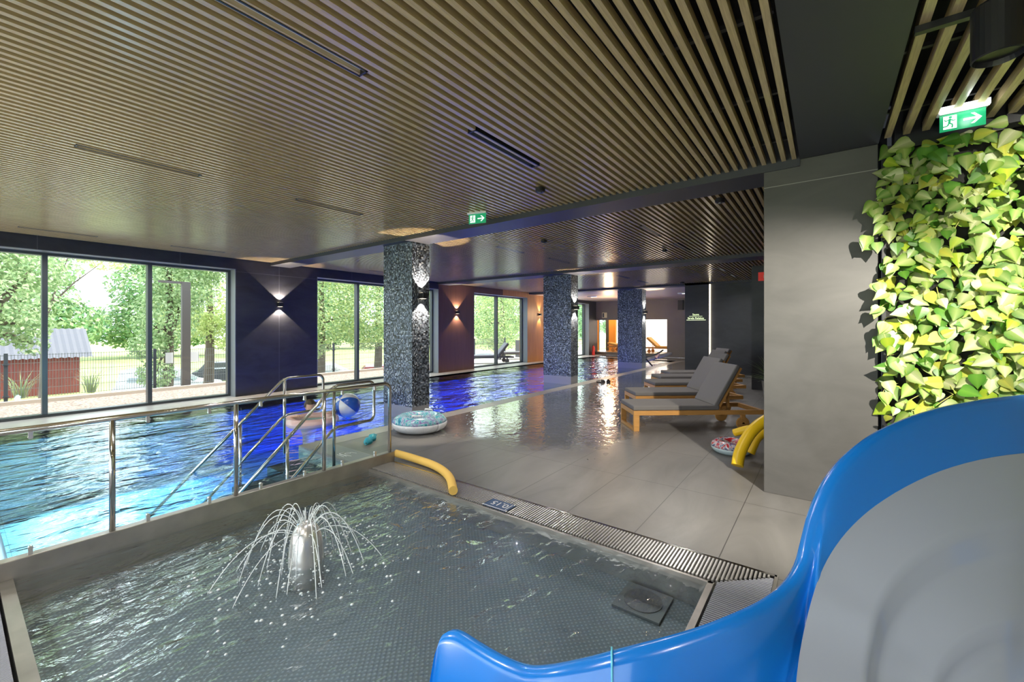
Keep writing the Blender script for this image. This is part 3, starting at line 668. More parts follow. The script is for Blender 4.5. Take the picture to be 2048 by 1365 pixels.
# track with spotlights, right bay
tk = thing('light_track', (1.9, 3.04, ZC), 'black light track across the slats at top right', 'light track')
rbox(-1.53, -.018, -.035, 1.5, .018, .0).build('rail', M['black'], tk)
rbox(-1.53, .018, -.03, 1.5, .022, -.026).build('edge_strip', M['steel'], tk)
def spotlight(x, y, drop, label, pw, on=True, aimp=(1.3, 4.8, 1.3), cone=100):
    t = thing('spotlight', (x, y, ZC-.02-drop), label, 'spotlight', 'black cylinder spotlights')
    MB().lathe([(.02, drop), (.02, -.03)], n=12).build('stem', M['black'], t)
    MB().lathe([(.088, -.0), (.092, -.01), (.092, -.25), (.086, -.255), (.08, -.23), (0, -.22)], n=28).build('body', M['black'], t, smooth=False)
    if on:
        l = light('spot_beam', 'SPOT', (x, y, ZC-.28-drop), pw, (1, .93, .80), aimp, .02, cone, .7)
spotlight(.66, 3.02, 0, 'black cylinder spotlight hanging at the top right corner', 0, False)
spotlight(1.30, 2.08, 0, 'black cylinder spotlight above the slide, aimed at the grey wall', 1300, True, (-1.0, 5.0, .5), 64)
spotlight(1.95, 1.60, 0, 'black cylinder spotlight hanging close to the slide, aimed at the green wall', 1700, True, (2.2, 4.8, 2.3), 60)
# added fill lamps behind the camera, brightening the hall
for i, (x, y) in enumerate(((-1.5, -1.8), (-4.5, -1.8), (-7.5, -1.8), (1.6, -1.6))):
    t = thing('fill_downlight', (x, y, ZC+.0), 'round added fill lamp in the unseen rear part of the slat ceiling', 'ceiling lamp', 'added rear fill lamps')
    MB().lathe([(.10, .0), (.11, -.012), (.085, -.012), (.08, .05), (0, .05)], n=24).build('ring', M['black'], t)
    light('fill_downlight_beam', 'SPOT', (x, y, ZC-.02), 240, (1, .96, .90), None, .06, 150, .6)
for i, x in enumerate((-9.5, -6.5, -3.2, 0.2)):      # added unseen floor lights, brightening the slat ceiling
    t = thing('fill_uplight', (x, -3.6, 0), 'round added fill light on the floor in the unseen rear of the hall', 'fill lamp', 'added rear fill lights')
    MB().lathe([(.12, 0), (.12, .03), (.09, .035), (0, .03)], n=24).build('body', M['steel'], t)
    light('fill_uplight_beam', 'SPOT', (x, -3.6, .06), 250, (1, .95, .88), (x*.9, 1.5, 3.2), .06, 140, .6)
# LED strip and sauna lettering
led = thing('light_strip', (-3.27, 15.95, 0), 'tall warm glowing light strip beside the dark sauna sign wall', 'light strip')
rbox(-.014, -.03, .0, .02, .0, 3.14).build('diffuser', mat('led_warm', (1, .9, .75), .4, emit=(1, .84, .62, 7)), led)
sg = thing('wall_lettering', (-3.72, 15.885, 1.95), 'small glowing lettering Sauna Strefa Relaksu on the dark wall', 'sign')
gl = mat('letter_glow', (.8, .9, .6), .4, emit=(.75, .9, .5, 1.3))
text('Sauna', .095, 'letters', gl, sg, (.0, 0, .10), (PI/2, 0, 0), ext=.004)
text('Strefa Relaksu', .095, 'letters', gl, sg, (.0, 0, -.03), (PI/2, 0, 0), ext=.004)
m = MB(); m.box(-.22, -.004, .035, .22, 0, .045); m.box(-.31, -.004, -.10, .33, 0, -.085); m.build('underline', gl, sg)
# emergency lamps far bay
for x, y, lb in ((-9.0, 18.6, 'white emergency lamp on the far ceiling near the windows'), (-4.9, 19.0, 'white emergency lamp on the far ceiling near the dark walls')):
    t = thing('emergency_lamp', (x, y, 3.10), lb, 'ceiling lamp', 'white emergency lamps of the far bay')
    rbox(-.28, -.06, -.05, .2, .06, 0).build('body', M['white'], t, bevel=.008); rbox(-.1, -.04, -.056, .19, .04, -.05).build('lens', bpy.data.materials['lit_tube'], t)
light('far_bay_fill', 'POINT', (-8.6, 19.5, 2.3), 130, (1, .66, .36), size=.2)  # added warm fill light, belongs to no fixture
t = thing('speaker', (-5.0, 22.3, 2.55), 'small black box speaker high on the far wall', 'speaker'); rbox(-.12, 0, 0, .12, .25, .5).build('body', M['black'], t); t.location = (-6.05, 22.62, 2.5)
rs = thing('fire_sign', (-1.30, 12.386, 2.78), 'small red fire sign beside the top of the grey wall', 'sign')
rbox(-.10, 0, 0, .22, .012, .22).build('plate', mat('fire_red', (.6, .02, .015), .4, emit=(.6, .02, .01, .3)), rs); rbox(.02, -.003, .07, .14, 0, .14).build('symbol', wt, rs)
fe = thing('fire_extinguisher', (-10.72, 22.2, 0), 'red fire extinguisher standing in the far left corner', 'fire extinguisher')
MB().lathe([(.08, 0), (.085, .03), (.085, .42), (.06, .5), (.025, .53), (.025, .57), (0, .57)], n=20).build('cylinder', mat('extinguisher_red', (.75, .03, .015), .3), fe, smooth=True)
m = MB(); m.box(-.02, -.06, .57, .02, .05, .6); m.tube([(0, -.05, .58), (0, -.12, .5), (0, -.11, .2)], .012, 8); m.build('hose', M['black'], fe)
ss = thing('wall_sign', (-10.5, 22.88, 2.15), 'small pale square sign above the far openings', 'sign'); rbox(0, 0, 0, .3, .015, .3).build('plate', mat('sign_cream', (.55, .48, .3), .5), ss)
rbox(.03, -.002, .03, .13, 0, .27).build('symbol', M['beam'], ss)

# ------------------------------------------------------------------ sun loungers
def bev_box(x0, y0, z0, x1, y1, z1, name, m, par, bv=.02, seg=3):
    o = rbox(x0, y0, z0, x1, y1, z1).build(name, m, par, smooth=True)
    md = o.modifiers.new('bevel', 'BEVEL'); md.width = bv; md.segments = seg; o.modifiers.new('wn', 'WEIGHTED_NORMAL'); return o
def lounger(loc, rz, label, backang=60, group='teak sun loungers in a row on the deck', fm=None, cm=None):
    """foot end at x=0, near side at y=0; the lounger runs along +x"""
    fm = fm or M['teak']; cm = cm or M['cushion']
    t = thing('sun_lounger', loc, label, 'sun lounger', group, rz); W = .68; Lg = 2.05; zt = .315; zb = .245
    for nm, b in (('side_rail', (0, 0, zb, Lg, .045, zt)), ('side_rail', (0, W-.045, zb, Lg, W, zt)), ('foot_rail', (0, .045, zb, .05, W-.045, zt)), ('head_rail', (Lg-.05, .045, zb, Lg, W-.045, zt))):
        rbox(*b).build(nm, fm, t, bevel=.003)
    for y in (0, W-.045): rbox(0, y, 0, .085, y+.045, zb).build('leg', fm, t, bevel=.003)
    rbox(.0, .045, .0, .05, W-.045, .045).build('foot_bar', fm, t, bevel=.003)
    for y in (-.0, W-.045):
        MB().lathe([(.02, 0), (.1, .004), (.105, .02), (.1, .036), (.02, .04)], (1.72, y+.0, .105), 24, axis='Y').build('wheel', fm, t)
        rbox(1.69, y+.0, .10, 1.75, y+.045, zb).build('wheel_bracket', fm, t)
    m = MB()
    for k in range(16): x = .07+k*.081; m.box(x, .045, zt-.02, x+.055, W-.045, zt-.002)
    m.build('seat_slats', fm, t)
    hx = 1.33; a = math.radians(backang); Lb = .74
    bk = bpy.data.objects.new('backrest', None)
    m = MB(); m.box(0, .03, -.02, Lb, .07, .02); m.box(0, W-.07, -.02, Lb, W-.03, .02)
    for k in range(8): x = .02+k*.09; m.box(x, .07, -.012, x+.055, W-.07, .008)
    o = m.build('backrest_frame', fm, t); o.location = (hx, 0, zt+.01); o.rotation_euler = (0, -a, 0)
    rbox(1.58, .2, .26, 1.61, .24, .60).build('backrest_strut', fm, t); rbox(1.58, W-.24, .26, 1.61, W-.2, .60).build('backrest_strut', fm, t)
    bev_box(.0, .01, zt+.0, hx+.02, W-.01, zt+.075, 'seat_cushion', cm, t)
    o = bev_box(.02, .01, .022, Lb+.01, W-.01, .095, 'back_cushion', cm, t); o.location = (hx, 0, zt+.01); o.rotation_euler = (0, -a, 0)
    return t
RZ = math.atan2(.629, .777)
l1 = lounger((-2.37, 6.31, 0), RZ, 'teak sun lounger with grey cushion, nearest one, front leg frame in full view')
def next_lounger(x, y, label, rz=RZ):
    c = copy_tree(l1); c.location = (x, y, 0); c.rotation_euler = (0, 0, rz); c['label'] = label; return c
next_lounger(-2.85, 7.68, 'teak sun lounger with grey cushion, second from the yellow foam toys')
next_lounger(-3.02, 9.30, 'teak sun lounger with grey cushion, middle one of the five')
next_lounger(-3.26, 10.5, 'teak sun lounger with grey cushion, fourth in the row')
next_lounger(-3.36, 11.6, 'teak sun lounger with grey cushion, last in the row, closest to the light strip')
l6 = lounger((-6.25, YF+1.3, .16), PI, 'amber-lit lounger glowing in the right far opening', 42, 'loungers in the far lounge', M['teak'], mat('honey_cushion', (.7, .42, .10), .7))
c = copy_tree(l6); c.location = (-8.42, YF+1.35, .16); c.rotation_euler = (0, 0, PI)
for ch in c.children:
    if ch.name.startswith('back') and 'strut' not in ch.name: ch.rotation_euler = (0, -.16, 0)
    if 'strut' in ch.name: ch.scale = (1, 1, .55); ch.location.z = .12; c['label'] = 'low lounger in the left far opening before the white panel'
dk = mat('dark_rattan', (.06, .06, .07), .6)
l8 = lounger((-13.0, 14.3, -.08), .9, 'dark lounger on the terrace outside the third window', 50, 'loungers on the terrace', dk, mat('terrace_cushion', (.12, .12, .14), .7))
c = copy_tree(l8); c.location = (-13.6, 17.2, -.08); c['label'] = 'dark lounger on the terrace beside the square planter'

# ------------------------------------------------------------------ floats and toys
# swim ring on the deck
def swirl_mat(name, cols, scale=9):
    m = bpy.data.materials.new(name); m.use_nodes = True; nt = m.node_tree; b = nt.nodes['Principled BSDF']; b.inputs['Roughness'].default_value = .15
    tc = N(nt, 'ShaderNodeTexCoord'); nz = N(nt, 'ShaderNodeTexNoise', i_Scale=scale, i_Detail=3.0, i_Distortion=2.5); nt.links.new(tc.outputs['Object'], nz.inputs['Vector'])
    cr = N(nt, 'ShaderNodeValToRGB'); e = cr.color_ramp.elements; e[0].position = .3; e[0].color = (*cols[0], 1); e[1].position = .7; e[1].color = (*cols[-1], 1)
    for i, c_ in enumerate(cols[1:-1]): x = e.new(.3+.4*(i+1)/(len(cols)-1)); x.color = (*c_, 1)
    nt.links.new(nz.outputs[0], cr.inputs[0]); nt.links.new(cr.outputs[0], b.inputs['Base Color']); return m
def torus(R, r, n=48, k=16, sq=1.0, a0=0, a1=2*PI):
    m = MB(); rows = []
    for i in range(n):
        A = 2*PI*i/n; rows.append([((R+r*math.cos(a0+(a1-a0)*j/(k-1)))*math.cos(A), (R+r*math.cos(a0+(a1-a0)*j/(k-1)))*math.sin(A), sq*r*math.sin(a0+(a1-a0)*j/(k-1))) for j in range(k)])
    rows.append(rows[0]); m.grid(rows); return m
rg = thing('swim_ring', (-5.08, 4.42, .125), 'large swim ring with tropical print lying beside the nearest pillar', 'swim ring')
torus(.27, .145, sq=.84, a0=PI*.05, a1=PI*1.0, k=12).build('printed_top', swirl_mat('tropical_print', [(.03, .16, .30), (.04, .32, .42), (.35, .60, .62), (.22, .12, .40), (.55, .75, .72)]), rg, smooth=True, solid=.003)
torus(.27, .145, sq=.84, a0=PI*1.0, a1=PI*2.05, k=12).build('white_underside', mat('white_vinyl', (.75, .76, .80), .2), rg, smooth=True, solid=.003)
m = MB()
for k in range(90):
    A = 2*PI*k/90; c_, s_ = math.cos(A), math.sin(A); m.tube([((.27+.147*math.cos(q))*c_, (.27+.147*math.cos(q))*s_, .84*.147*math.sin(q)) for q in (-.7, -.45, -.2, .02)], .002, 4)
tag(m.build('weld_ribs', M['white'], rg))
for A in (-.9, 1.9):
    cx, cy = .27*math.cos(A), .27*math.sin(A); d = Vector((-math.sin(A), math.cos(A), 0)); q = Vector((cx, cy, .118))
    MB().tube([q-d*.07, q-d*.06+Vector((0, 0, .03)), q+d*.06+Vector((0, 0, .03)), q+d*.07], .011, 8).build('handle', M['white'], rg, smooth=True)
# ring, ball and bather in the pool
rw = thing('swim_ring', (-6.98, 3.72, .02), 'floating pink swim ring with blue-green centre held by the bather', 'swim ring')
torus(.33, .085, sq=.9).build('tube', mat('pink_vinyl', (.72, .45, .42), .25), rw, smooth=True)
MB().lathe([(.25, -.01), (.25, .0), (0, .0)], n=32).build('printed_centre', swirl_mat('aqua_print', [(.03, .20, .30), (.10, .40, .35), (.30, .55, .50)], 14), rw)
bb = thing('beach_ball', (-6.95, 4.35, .19), 'blue and white beach ball floating beside the bather', 'beach ball')
def ball(parity):
    m = MB(); R = .22
    for s_ in range(6):
        if s_ % 2 != parity: continue
        rows = []
        for i in range(13):
            ph = PI*i/12; rows.append([(R*math.sin(ph)*math.cos(2*PI*(s_+j/6)/6), R*math.sin(ph)*math.sin(2*PI*(s_+j/6)/6), R*math.cos(ph)) for j in range(7)])
        m.grid(rows)
    return m
for p, mm, nm in ((0, mat('ball_blue', (.02, .10, .45), .2), 'blue_panels'), (1, mat('ball_white', (.7, .68, .72), .2), 'white_panels')):
    o = ball(p).build(nm, mm, bb, smooth=True); o.rotation_euler = (.9, .35, 0)
def skin_body(name, joints, edges, m, parent, sub=2):
    me = bpy.data.meshes.new(name); me.from_pydata([j[0] for j in joints], edges, []); me.update()
    o = bpy.data.objects.new(name, me); COL.objects.link(o); o.parent = parent
    md = o.modifiers.new('skin', 'SKIN'); md.use_smooth_shade = True
    for i, j in enumerate(joints):
        sv = me.skin_vertices[0].data[i]; r = j[1]; sv.radius = r if isinstance(r, tuple) else (r, r); sv.use_root = (i == 0)
    s_ = o.modifiers.new('sub', 'SUBSURF'); s_.levels = sub; s_.render_levels = sub; me.materials.append(m); return o
# bather: faces the ring (+x), arms around it, water at the chest
pe = thing('person', (-7.62, 3.98, -1.0), 'person with short brown hair in the pool, arms around a swim ring', 'person', rz=-.35)
J = [((0, 0, -.02), (.14, .11)), ((0, 0, .22), (.13, .10)), ((.03, 0, .50), (.15, .105)), ((.09, 0, .78), (.16, .10)), ((.13, 0, .90), (.085, .075)), ((.17, 0, .99), (.055, .055)), ((.20, 0, 1.07), (.055, .055)),
     ((.12, .17, .95), (.062, .062)), ((.26, .33, .99), (.046, .046)), ((.44, .40, 1.07), (.038, .038)), ((.63, .30, 1.12), (.030, .030)), ((.70, .24, 1.13), (.022, .035)),
     ((.12, -.17, .95), (.062, .062)), ((.26, -.33, .99), (.046, .046)), ((.44, -.40, 1.07), (.038, .038)), ((.63, -.30, 1.12), (.030, .030)), ((.70, -.24, 1.13), (.022, .035)),
     ((.02, .10, -.20), (.09, .09)), ((.10, .12, -.34), (.07, .07)), ((.02, -.10, -.20), (.09, .09)), ((.10, -.12, -.34), (.07, .07))]
E_ = [(0,1),(1,2),(2,3),(3,4),(4,5),(5,6),(3,7),(7,8),(8,9),(9,10),(10,11),(3,12),(12,13),(13,14),(14,15),(15,16),(0,17),(17,18),(0,19),(19,20)]
for sgn, root in ((1, 11), (-1, 16)):      # five fingers each, resting on the tube
    for k in range(5):
        b0 = Vector(J[root][0]); dx = .02*(k-2)
        p1 = b0+Vector((.035-.004*abs(k-2), -sgn*.012+dx*.8, .0)); p2 = p1+Vector((.025 if k else .01, -sgn*.012+dx*.5, -.012))
        n0 = len(J); J.append((tuple(p1), .0095)); J.append((tuple(p2), .008)); E_ += [(root, n0), (n0, n0+1)]
skin_body('body', J, E_, M['skin'], pe)
def head(parent, loc, rot, s=1.0, skin=None, hair=None):
    skin = skin or M['skin']; hair = hair or M['hair']
    m = MB(); rows = []; n = 20
    prof = [(-.115, .012, .055), (-.105, .035, .045), (-.085, .052, .030), (-.05, .064, .016), (-.01, .072, .006), (.03, .077, 0), (.07, .075, -.004), (.10, .060, -.006), (.12, .034, -.006), (.128, .006, -.006)]
    for z, r, fx in prof:
        row = []
        for k in range(n):
            a = 2*PI*k/n; x = 1.18*r*math.cos(a)+fx; y = r*math.sin(a)*.98
            ca = math.cos(a)
            if ca > .9 and -.045 < z < .0: x += .018            # nose
            if .55 < ca < .95 and -.02 < z < .035: x -= .008      # eye sockets
            row.append((x*s, y*s, z*s))
        rows.append(row)
    m.grid(rows, close=True); m.add(rows[0], [tuple(range(n-1, -1, -1))]); m.add(rows[-1], [tuple(range(n))])
    h = m.build('head', skin, parent, smooth=True); h.location = loc; h.rotation_euler = rot
    m = MB()
    for sg in (1, -1): m.lathe([(0, -.006), (.009, 0), (0, .006)], (.079*s, sg*.028*s, .012*s), 8, axis='X')
    m.build('eyes', M['black'], h)
    m = MB(); m.box(.088*s, -.022*s, -.062*s, .094*s, .022*s, -.054*s); m.build('mouth', mat('lips', (.45, .16, .13), .5) if 'lips' not in bpy.data.materials else bpy.data.materials['lips'], h)
    for sg in (1, -1): MB().lathe([(0, -.008), (.026, -.004), (.026, .004), (0, .008)], (-.005*s, sg*.076*s, -.005*s), 10, axis='Y').build('ear', skin, h, smooth=True)
    m = MB(); rows = []; rnd = random.Random(5)
    for i in range(9):
        ph = PI*.62*i/8; row = []
        for k in range(24):
            a = 2*PI*k/24; q = ph
            if math.cos(a) > .3: q = min(ph, PI*.33)
            R = .098*(1+rnd.uniform(-.05, .07)); row.append(((1.12*R*math.sin(q)*math.cos(a)-.008)*s, R*math.sin(q)*math.sin(a)*s, (.032+R*1.08*math.cos(q))*s))
        rows.append(row)
    m.grid(rows, close=True); m.build('hair', hair, h, smooth=True)
    return h
head(pe, (.225, 0, 1.17), (0, .25, 0))
# foam noodle and yellow toys
nd = MB(); P = spline([(-4.18, 3.26, .075), (-3.9, 3.30, .055), (-3.5, 3.27, .05), (-3.15, 3.13, .048), (-2.84, 2.88, .05)], 8)
nd.tube(P, .043, 18); n0 = len(nd.f)
nd_o = tag(nd.build('pool_noodle', M['yellow_foam'], smooth=False), 'bent pale yellow foam noodle lying across the grate corner', 'pool noodle')
for p in nd_o.data.polygons: p.use_smooth = len(p.vertices) == 4
def noodle(P, r, label, m=None):
    mb = MB(); mb.tube(spline(P, 8), r, 16); o = mb.build('pool_noodle', m or M['yellow_vinyl']); 
    for p in o.data.polygons: p.use_smooth = len(p.vertices) == 4
    return tag(o, label, 'pool noodle', 'yellow foam noodles leaning behind the grey wall')
noodle([(-.80, 5.28, .055), (-.78, 5.36, .20), (-.68, 5.48, .42), (-.52, 5.62, .56), (-.36, 5.75, .58)], .062, 'thick yellow noodle in front, its end on the floor beside the grey wall')
noodle([(-.74, 5.75, .10), (-.66, 5.80, .30), (-.50, 5.88, .42), (-.34, 5.95, .43)], .058, 'yellow noodle in the middle of the bundle beside the grey wall')
noodle([(-.98, 6.25, .20), (-.75, 6.2, .30), (-.5, 6.1, .31), (-.34, 6.05, .30)], .05, 'rear yellow noodle of the bundle, nearly level')
rr = thing('swim_ring', (-.98, 6.02, .075), 'small red and white printed swim ring behind the yellow noodles', 'swim ring')
torus(.155, .082, sq=.95, a0=0, a1=PI*1.0, k=10, n=32).build('printed_top', swirl_mat('red_print', [(.45, .02, .03), (.50, .03, .04), (.62, .62, .66), (.05, .08, .22), (.40, .02, .03)], 7), rr, smooth=True, solid=.003)
torus(.155, .082, sq=.95, a0=PI*1.0, a1=PI*2.0, k=10, n=32).build('clear_underside', mat('pale_vinyl', (.45, .56, .60), .2), rr, smooth=True, solid=.003)
# footwear
def clog(loc, rz, label, m, s=1.0, group=None):
    t = thing('clog' if m is not M['black'] else 'sandal', loc, label, 'shoe', group, rz)
    def prof(x): return .034+.012*math.sin(PI*min(1, max(0, (x+.13)/.26))*1.0)+(.006 if x > .03 else 0)
    m1 = MB(); rows = []
    for z, k in ((0, .94), (.012, 1.0), (.024, .98)):
        rows.append([(1.0*.132*math.cos(a)*k*s, prof(.132*math.cos(a))*1.15*math.sin(a)*k*s, z*s) for a in [2*PI*i/28 for i in range(28)]])
    m1.grid(rows, close=True); m1.add(rows[0], [tuple(range(27, -1, -1))]); m1.add(rows[-1], [tuple(range(28))]); m1.build('sole', m, t, smooth=False)
    m2 = MB(); rows = []
    for i in range(9):
        x = .005+.12*i/8; h = .062*math.sqrt(max(0, 1-(i/8.2)**2.4)); wv = prof(x)*1.08*math.sqrt(max(.02, 1-(max(0, x-.04)/.09)**2))
        rows.append([(x*s, wv*math.cos(a)*s, (.02+h*math.sin(a))*s) for a in [PI*k/10 for k in range(11)]])
    m2.grid(rows); m2.build('upper', m, t, smooth=True, solid=.004)
    m3 = MB(); m3.tube([(.02*s, .046*s, .045*s), (-.05*s, .05*s, .055*s), (-.125*s, .0, .05*s), (-.05*s, -.05*s, .055*s), (.02*s, -.046*s, .045*s)], .006*s, 8); m3.build('strap', m, t, smooth=True)
    return t
teal = mat('teal_rubber', (.02, .32, .42), .5)
clog((-5.08, 3.50, .0), -.85, 'teal clog nearer the glass railing', teal); clog((-5.19, 3.64, .0), -.75, 'teal clog nearer the pool edge, behind the other', teal)
clog((-5.27, 11.40, 0), .3, 'black sandal on the wet deck, left one of the pair', M['black'], 1.0); clog((-5.06, 11.45, 0), 1.9, 'black sandal on the wet deck, right one of the pair', M['black'], 1.0)
# long grey boom and dark folding frame at the far pool edge
bm_ = thing('pool_lift', (-6.05, 17.9, 0), 'long grey padded boom with dark frame lying at the far pool corner', 'pool equipment')
MB().tube([(.0, -1.0, .22), (-.2, 1.4, .24), (-.15, 3.6, .30)], [.11, .10, .075], 12).build('boom', mat('grey_pad', (.27, .25, .26), .6), bm_, smooth=True)
m = MB(); m.tube([(.12, -.9, .0), (.1, -.75, .36), (.35, .1, .50), (.42, .5, .62)], .035, 8); m.tube([(.1, -.8, .35), (.25, -.4, .0)], .03, 8); m.build('frame', M['black'], bm_)
m = MB(); m.tube([(.3, -.1, .30), (.34, .1, .48), (.3, .3, .34)], .06, 8); m.build('seat', mat('dusty_pink', (.42, .27, .30), .6), bm_)

# ------------------------------------------------------------------ green wall
gw = thing('green_wall', (.40, 4.79, 0), 'vertical garden of heart shaped variegated leaves filling the right wall', 'green wall')
rbox(.0, -.02, .0, 3.05, .01, 3.08).build('backing_panel', mat('dark_felt', (.02, .02, .018), .9), gw)
m = MB(); m.box(-.025, -.06, 0, .0, .01, 3.12); m.box(-.025, -.06, 3.08, 3.1, .01, 3.12); m.build('frame', M['black'], gw)
def heart(L):
    """outline of a heart leaf, stem end at the origin, tip at +x"""
    pts = [(0, 0), (-.10, .14), (-.13, .30), (-.03, .43), (.16, .46), (.36, .40), (.56, .28), (.76, .14), (1.0, 0)]
    return [(x*L, y*L) for x, y in pts]
def leaf(m, cols, p, d, nrm, L, c1, c2, fold=.18, droop=.12):
    d = d.normalized(); side = nrm.cross(d).normalized(); n = d.cross(side).normalized(); o = heart(L); k = len(o); V = []; C = []
    for x, y in o: V.append(p+d*x+n*(-droop*(x/L)**2*L)); C.append(c2)
    for sg in (1, -1):
        for x, y in o[1:-1]:
            V.append(p+d*x+side*(sg*y*.5)+n*(fold*y*.5-droop*(max(x, 0)/L)**2*L)); C.append(tuple((a+b)/2 for a, b in zip(c1, c2)))
        for x, y in o[1:-1]:
            V.append(p+d*x+side*(sg*y)+n*(fold*y*.8-droop*(max(x, 0)/L)**2*L)); C.append(c1)
    F = []; q = k-2
    for s_, sg in enumerate((1, -1)):
        a = k+s_*2*q; b = a+q
        for i in range(q-1):
            f1 = (i+1, i+2, a+i+1, a+i); f2 = (a+i, a+i+1, b+i+1, b+i)
            F += [f1, f2] if sg < 0 else [f1[::-1], f2[::-1]]
        for f in ((0, 1, a), (0, a, b), (k-1, a+q-1, k-2), (k-1, b+q-1, a+q-1)): F.append(f if sg < 0 else f[::-1])
    m.add(V, F); cols += C
random.seed(21)
m = MB(); cols = []; stems = MB()
pal = [((.16, .34, .03), (.50, .62, .18)), ((.22, .42, .05), (.62, .70, .28)), ((.07, .24, .02), (.15, .36, .04)), ((.36, .50, .12), (.72, .76, .42)), ((.30, .52, .03), (.55, .68, .06)), ((.10, .28, .03), (.38, .52, .16)), ((.48, .60, .10), (.70, .70, .10))]
for i in range(4600):
    x = random.uniform(-.02, 3.0); z = random.uniform(.0, 3.1)
    if x > 1.7 and random.random() < .35: continue
    dep = random.uniform(.03, .20)
    if x < .12 and random.random() < .45: continue
    if z > 2.95: dep += .02
    a = random.gauss(-PI/2, .75); d = Vector((math.cos(a), -.22+random.gauss(0, .28), math.sin(a)))
    nrm = Vector((random.gauss(0, .24), -1, random.gauss(.22, .24)))
    nrm = (nrm - d.normalized()*nrm.dot(d.normalized())).normalized()
    L = random.choice([.07, .085, .10, .12]) * random.uniform(.85, 1.15); c = random.choice(pal); f = random.uniform(.55, .9)
    leaf(m, cols, Vector((x, -dep, z)), d, nrm, L, tuple(q*f for q in c[0]), tuple(q*f for q in c[1]), random.uniform(.02, .22), random.uniform(-.02, .13))
for x, z in ((-.10, 2.62), (-.06, 2.50), (-.15, 2.35), (-.08, 2.44), (-.10, 2.28), (-.12, 1.95), (-.06, 1.86), (-.10, 1.74), (-.06, 1.62), (-.03, 2.10), (-.07, 1.5), (-.05, 2.7), (-.02, 1.3), (-.05, 1.05), (-.12, 2.56)):
    for q in range(2):
        a = random.gauss(-PI/2-.3, .5); d = Vector((math.cos(a), -.25, math.sin(a))); nrm = Vector((.15, -1, .35)); nrm = (nrm-d.normalized()*nrm.dot(d.normalized())).normalized(); c = pal[random.choice([0, 1, 5])]
        leaf(m, cols, Vector((x+.04+random.uniform(-.03, .03), -.12-random.uniform(0, .1), z+random.uniform(-.03, .03))), d, nrm, .10*random.uniform(.8, 1.1), c[0], c[1], .2, .1)
    stems.tube([(.08, -.02, z+.08), (.0, -.10, z+.06), (x+.02, -.14, z)], .0025, 4)
m.build('foliage', M['leaf'], gw, colors=cols)
for i in range(160):
    x = random.uniform(.05, 2.9); z = random.uniform(.2, 3.0); stems.tube([(x, -.0, z), (x+random.uniform(-.05, .05), -.10, z-.03), (x+random.uniform(-.1, .1), -.16, z-.12)], .003, 4)
stems.build('stems', mat('pale_stem', (.42, .42, .12), .6), gw)

# grassy potted plant behind the loungers
pt = thing('potted_palm', (-.95, 10.75, 0), 'potted plant with long arching narrow leaves beside the grey wall', 'potted plant')
MB().lathe([(.16, 0), (.2, .42), (.18, .42), (.17, .36), (0, .36)], n=24).build('pot', mat('grey_pot', (.22, .21, .20), .6), pt)
random.seed(9); m = MB(); cols = []
for i in range(80):
    a = random.uniform(0, 2*PI); L = random.uniform(.45, .8); el = random.uniform(.5, 1.4); w_ = .014; P = []
    for q in range(7):
        s_ = L*q/6; r = s_*math.cos(el)+.25*(q/6)**2*L; z = .38+s_*math.sin(el)-.45*(q/6)**2*L*math.cos(el)
        P.append(Vector((r*math.cos(a), r*math.sin(a), z)))
    sd = Vector((-math.sin(a), math.cos(a), 0)); c = random.choice([(.08, .16, .04), (.14, .24, .06), (.20, .28, .10)])
    rows = [[p-sd*w_*(1-q/6.3), p, p+sd*w_*(1-q/6.3)] for q, p in enumerate(P)]; m.grid(rows); cols += [c]*21
m.build('foliage', M['leaf'], pt, colors=cols)

# ------------------------------------------------------------------ water slide
sl = thing('water_slide', (.75, 1.45, 0), 'blue play slide with grey bowl descending into the wading pool', 'water slide')
SO = Vector((.75, 1.45, 0))
RIM = [(2300, 775, 1.82), (2150, 781, 1.76), (2048, 789, 1.70), (1960, 800, 1.67), (1880, 816, 1.64), (1812, 840, 1.61), (1750, 872, 1.58), (1700, 915, 1.55), (1665, 965, 1.52), (1642, 1020, 1.49), (1628, 1075, 1.46),
       (1612, 1130, 1.42), (1583, 1172, 1.38), (1535, 1207, 1.34), (1475, 1235, 1.31), (1405, 1262, 1.30), (1330, 1284, 1.30), (1245, 1305, 1.31), (1160, 1326, 1.34), (1085, 1338, 1.39), (1040, 1334, 1.44), (990, 1312, 1.51), (945, 1285, 1.58), (910, 1264, 1.63), (885, 1268, 1.65), (874, 1292, 1.64)]
BASE = [(2300, 905, 1.74), (2150, 903, 1.68), (2048, 907, 1.62), (1960, 920, 1.59), (1880, 943, 1.56), (1812, 974, 1.53), (1750, 1012, 1.50), (1705, 1052, 1.47), (1672, 1092, 1.44), (1647, 1135, 1.41), (1628, 1185, 1.37)]
R = [at(*p)-SO for p in RIM]; B = [at(*p)-SO for p in BASE]
EDGE = [(1612, 1245, 1.33), (1600, 1305, 1.28), (1592, 1370, 1.22), (1590, 1440, 1.17), (1600, 1520, 1.13)]
ED = [at(*p)-SO for p in EDGE]
rows = []
def lipped(r, b_dir, up=Vector((0, 0, 1)), t=.045):
    """rounded lip: outer skirt, over the top, to the inner face"""
    n = b_dir.normalized()
    return [r-n*t-up*.30, r-n*t-up*.05, r-n*t*.9-up*.012, r-n*t*.5, r, r+n*.012-up*.014]
cN = at(2000, 1330, 1.20)-SO
nR = len(R)
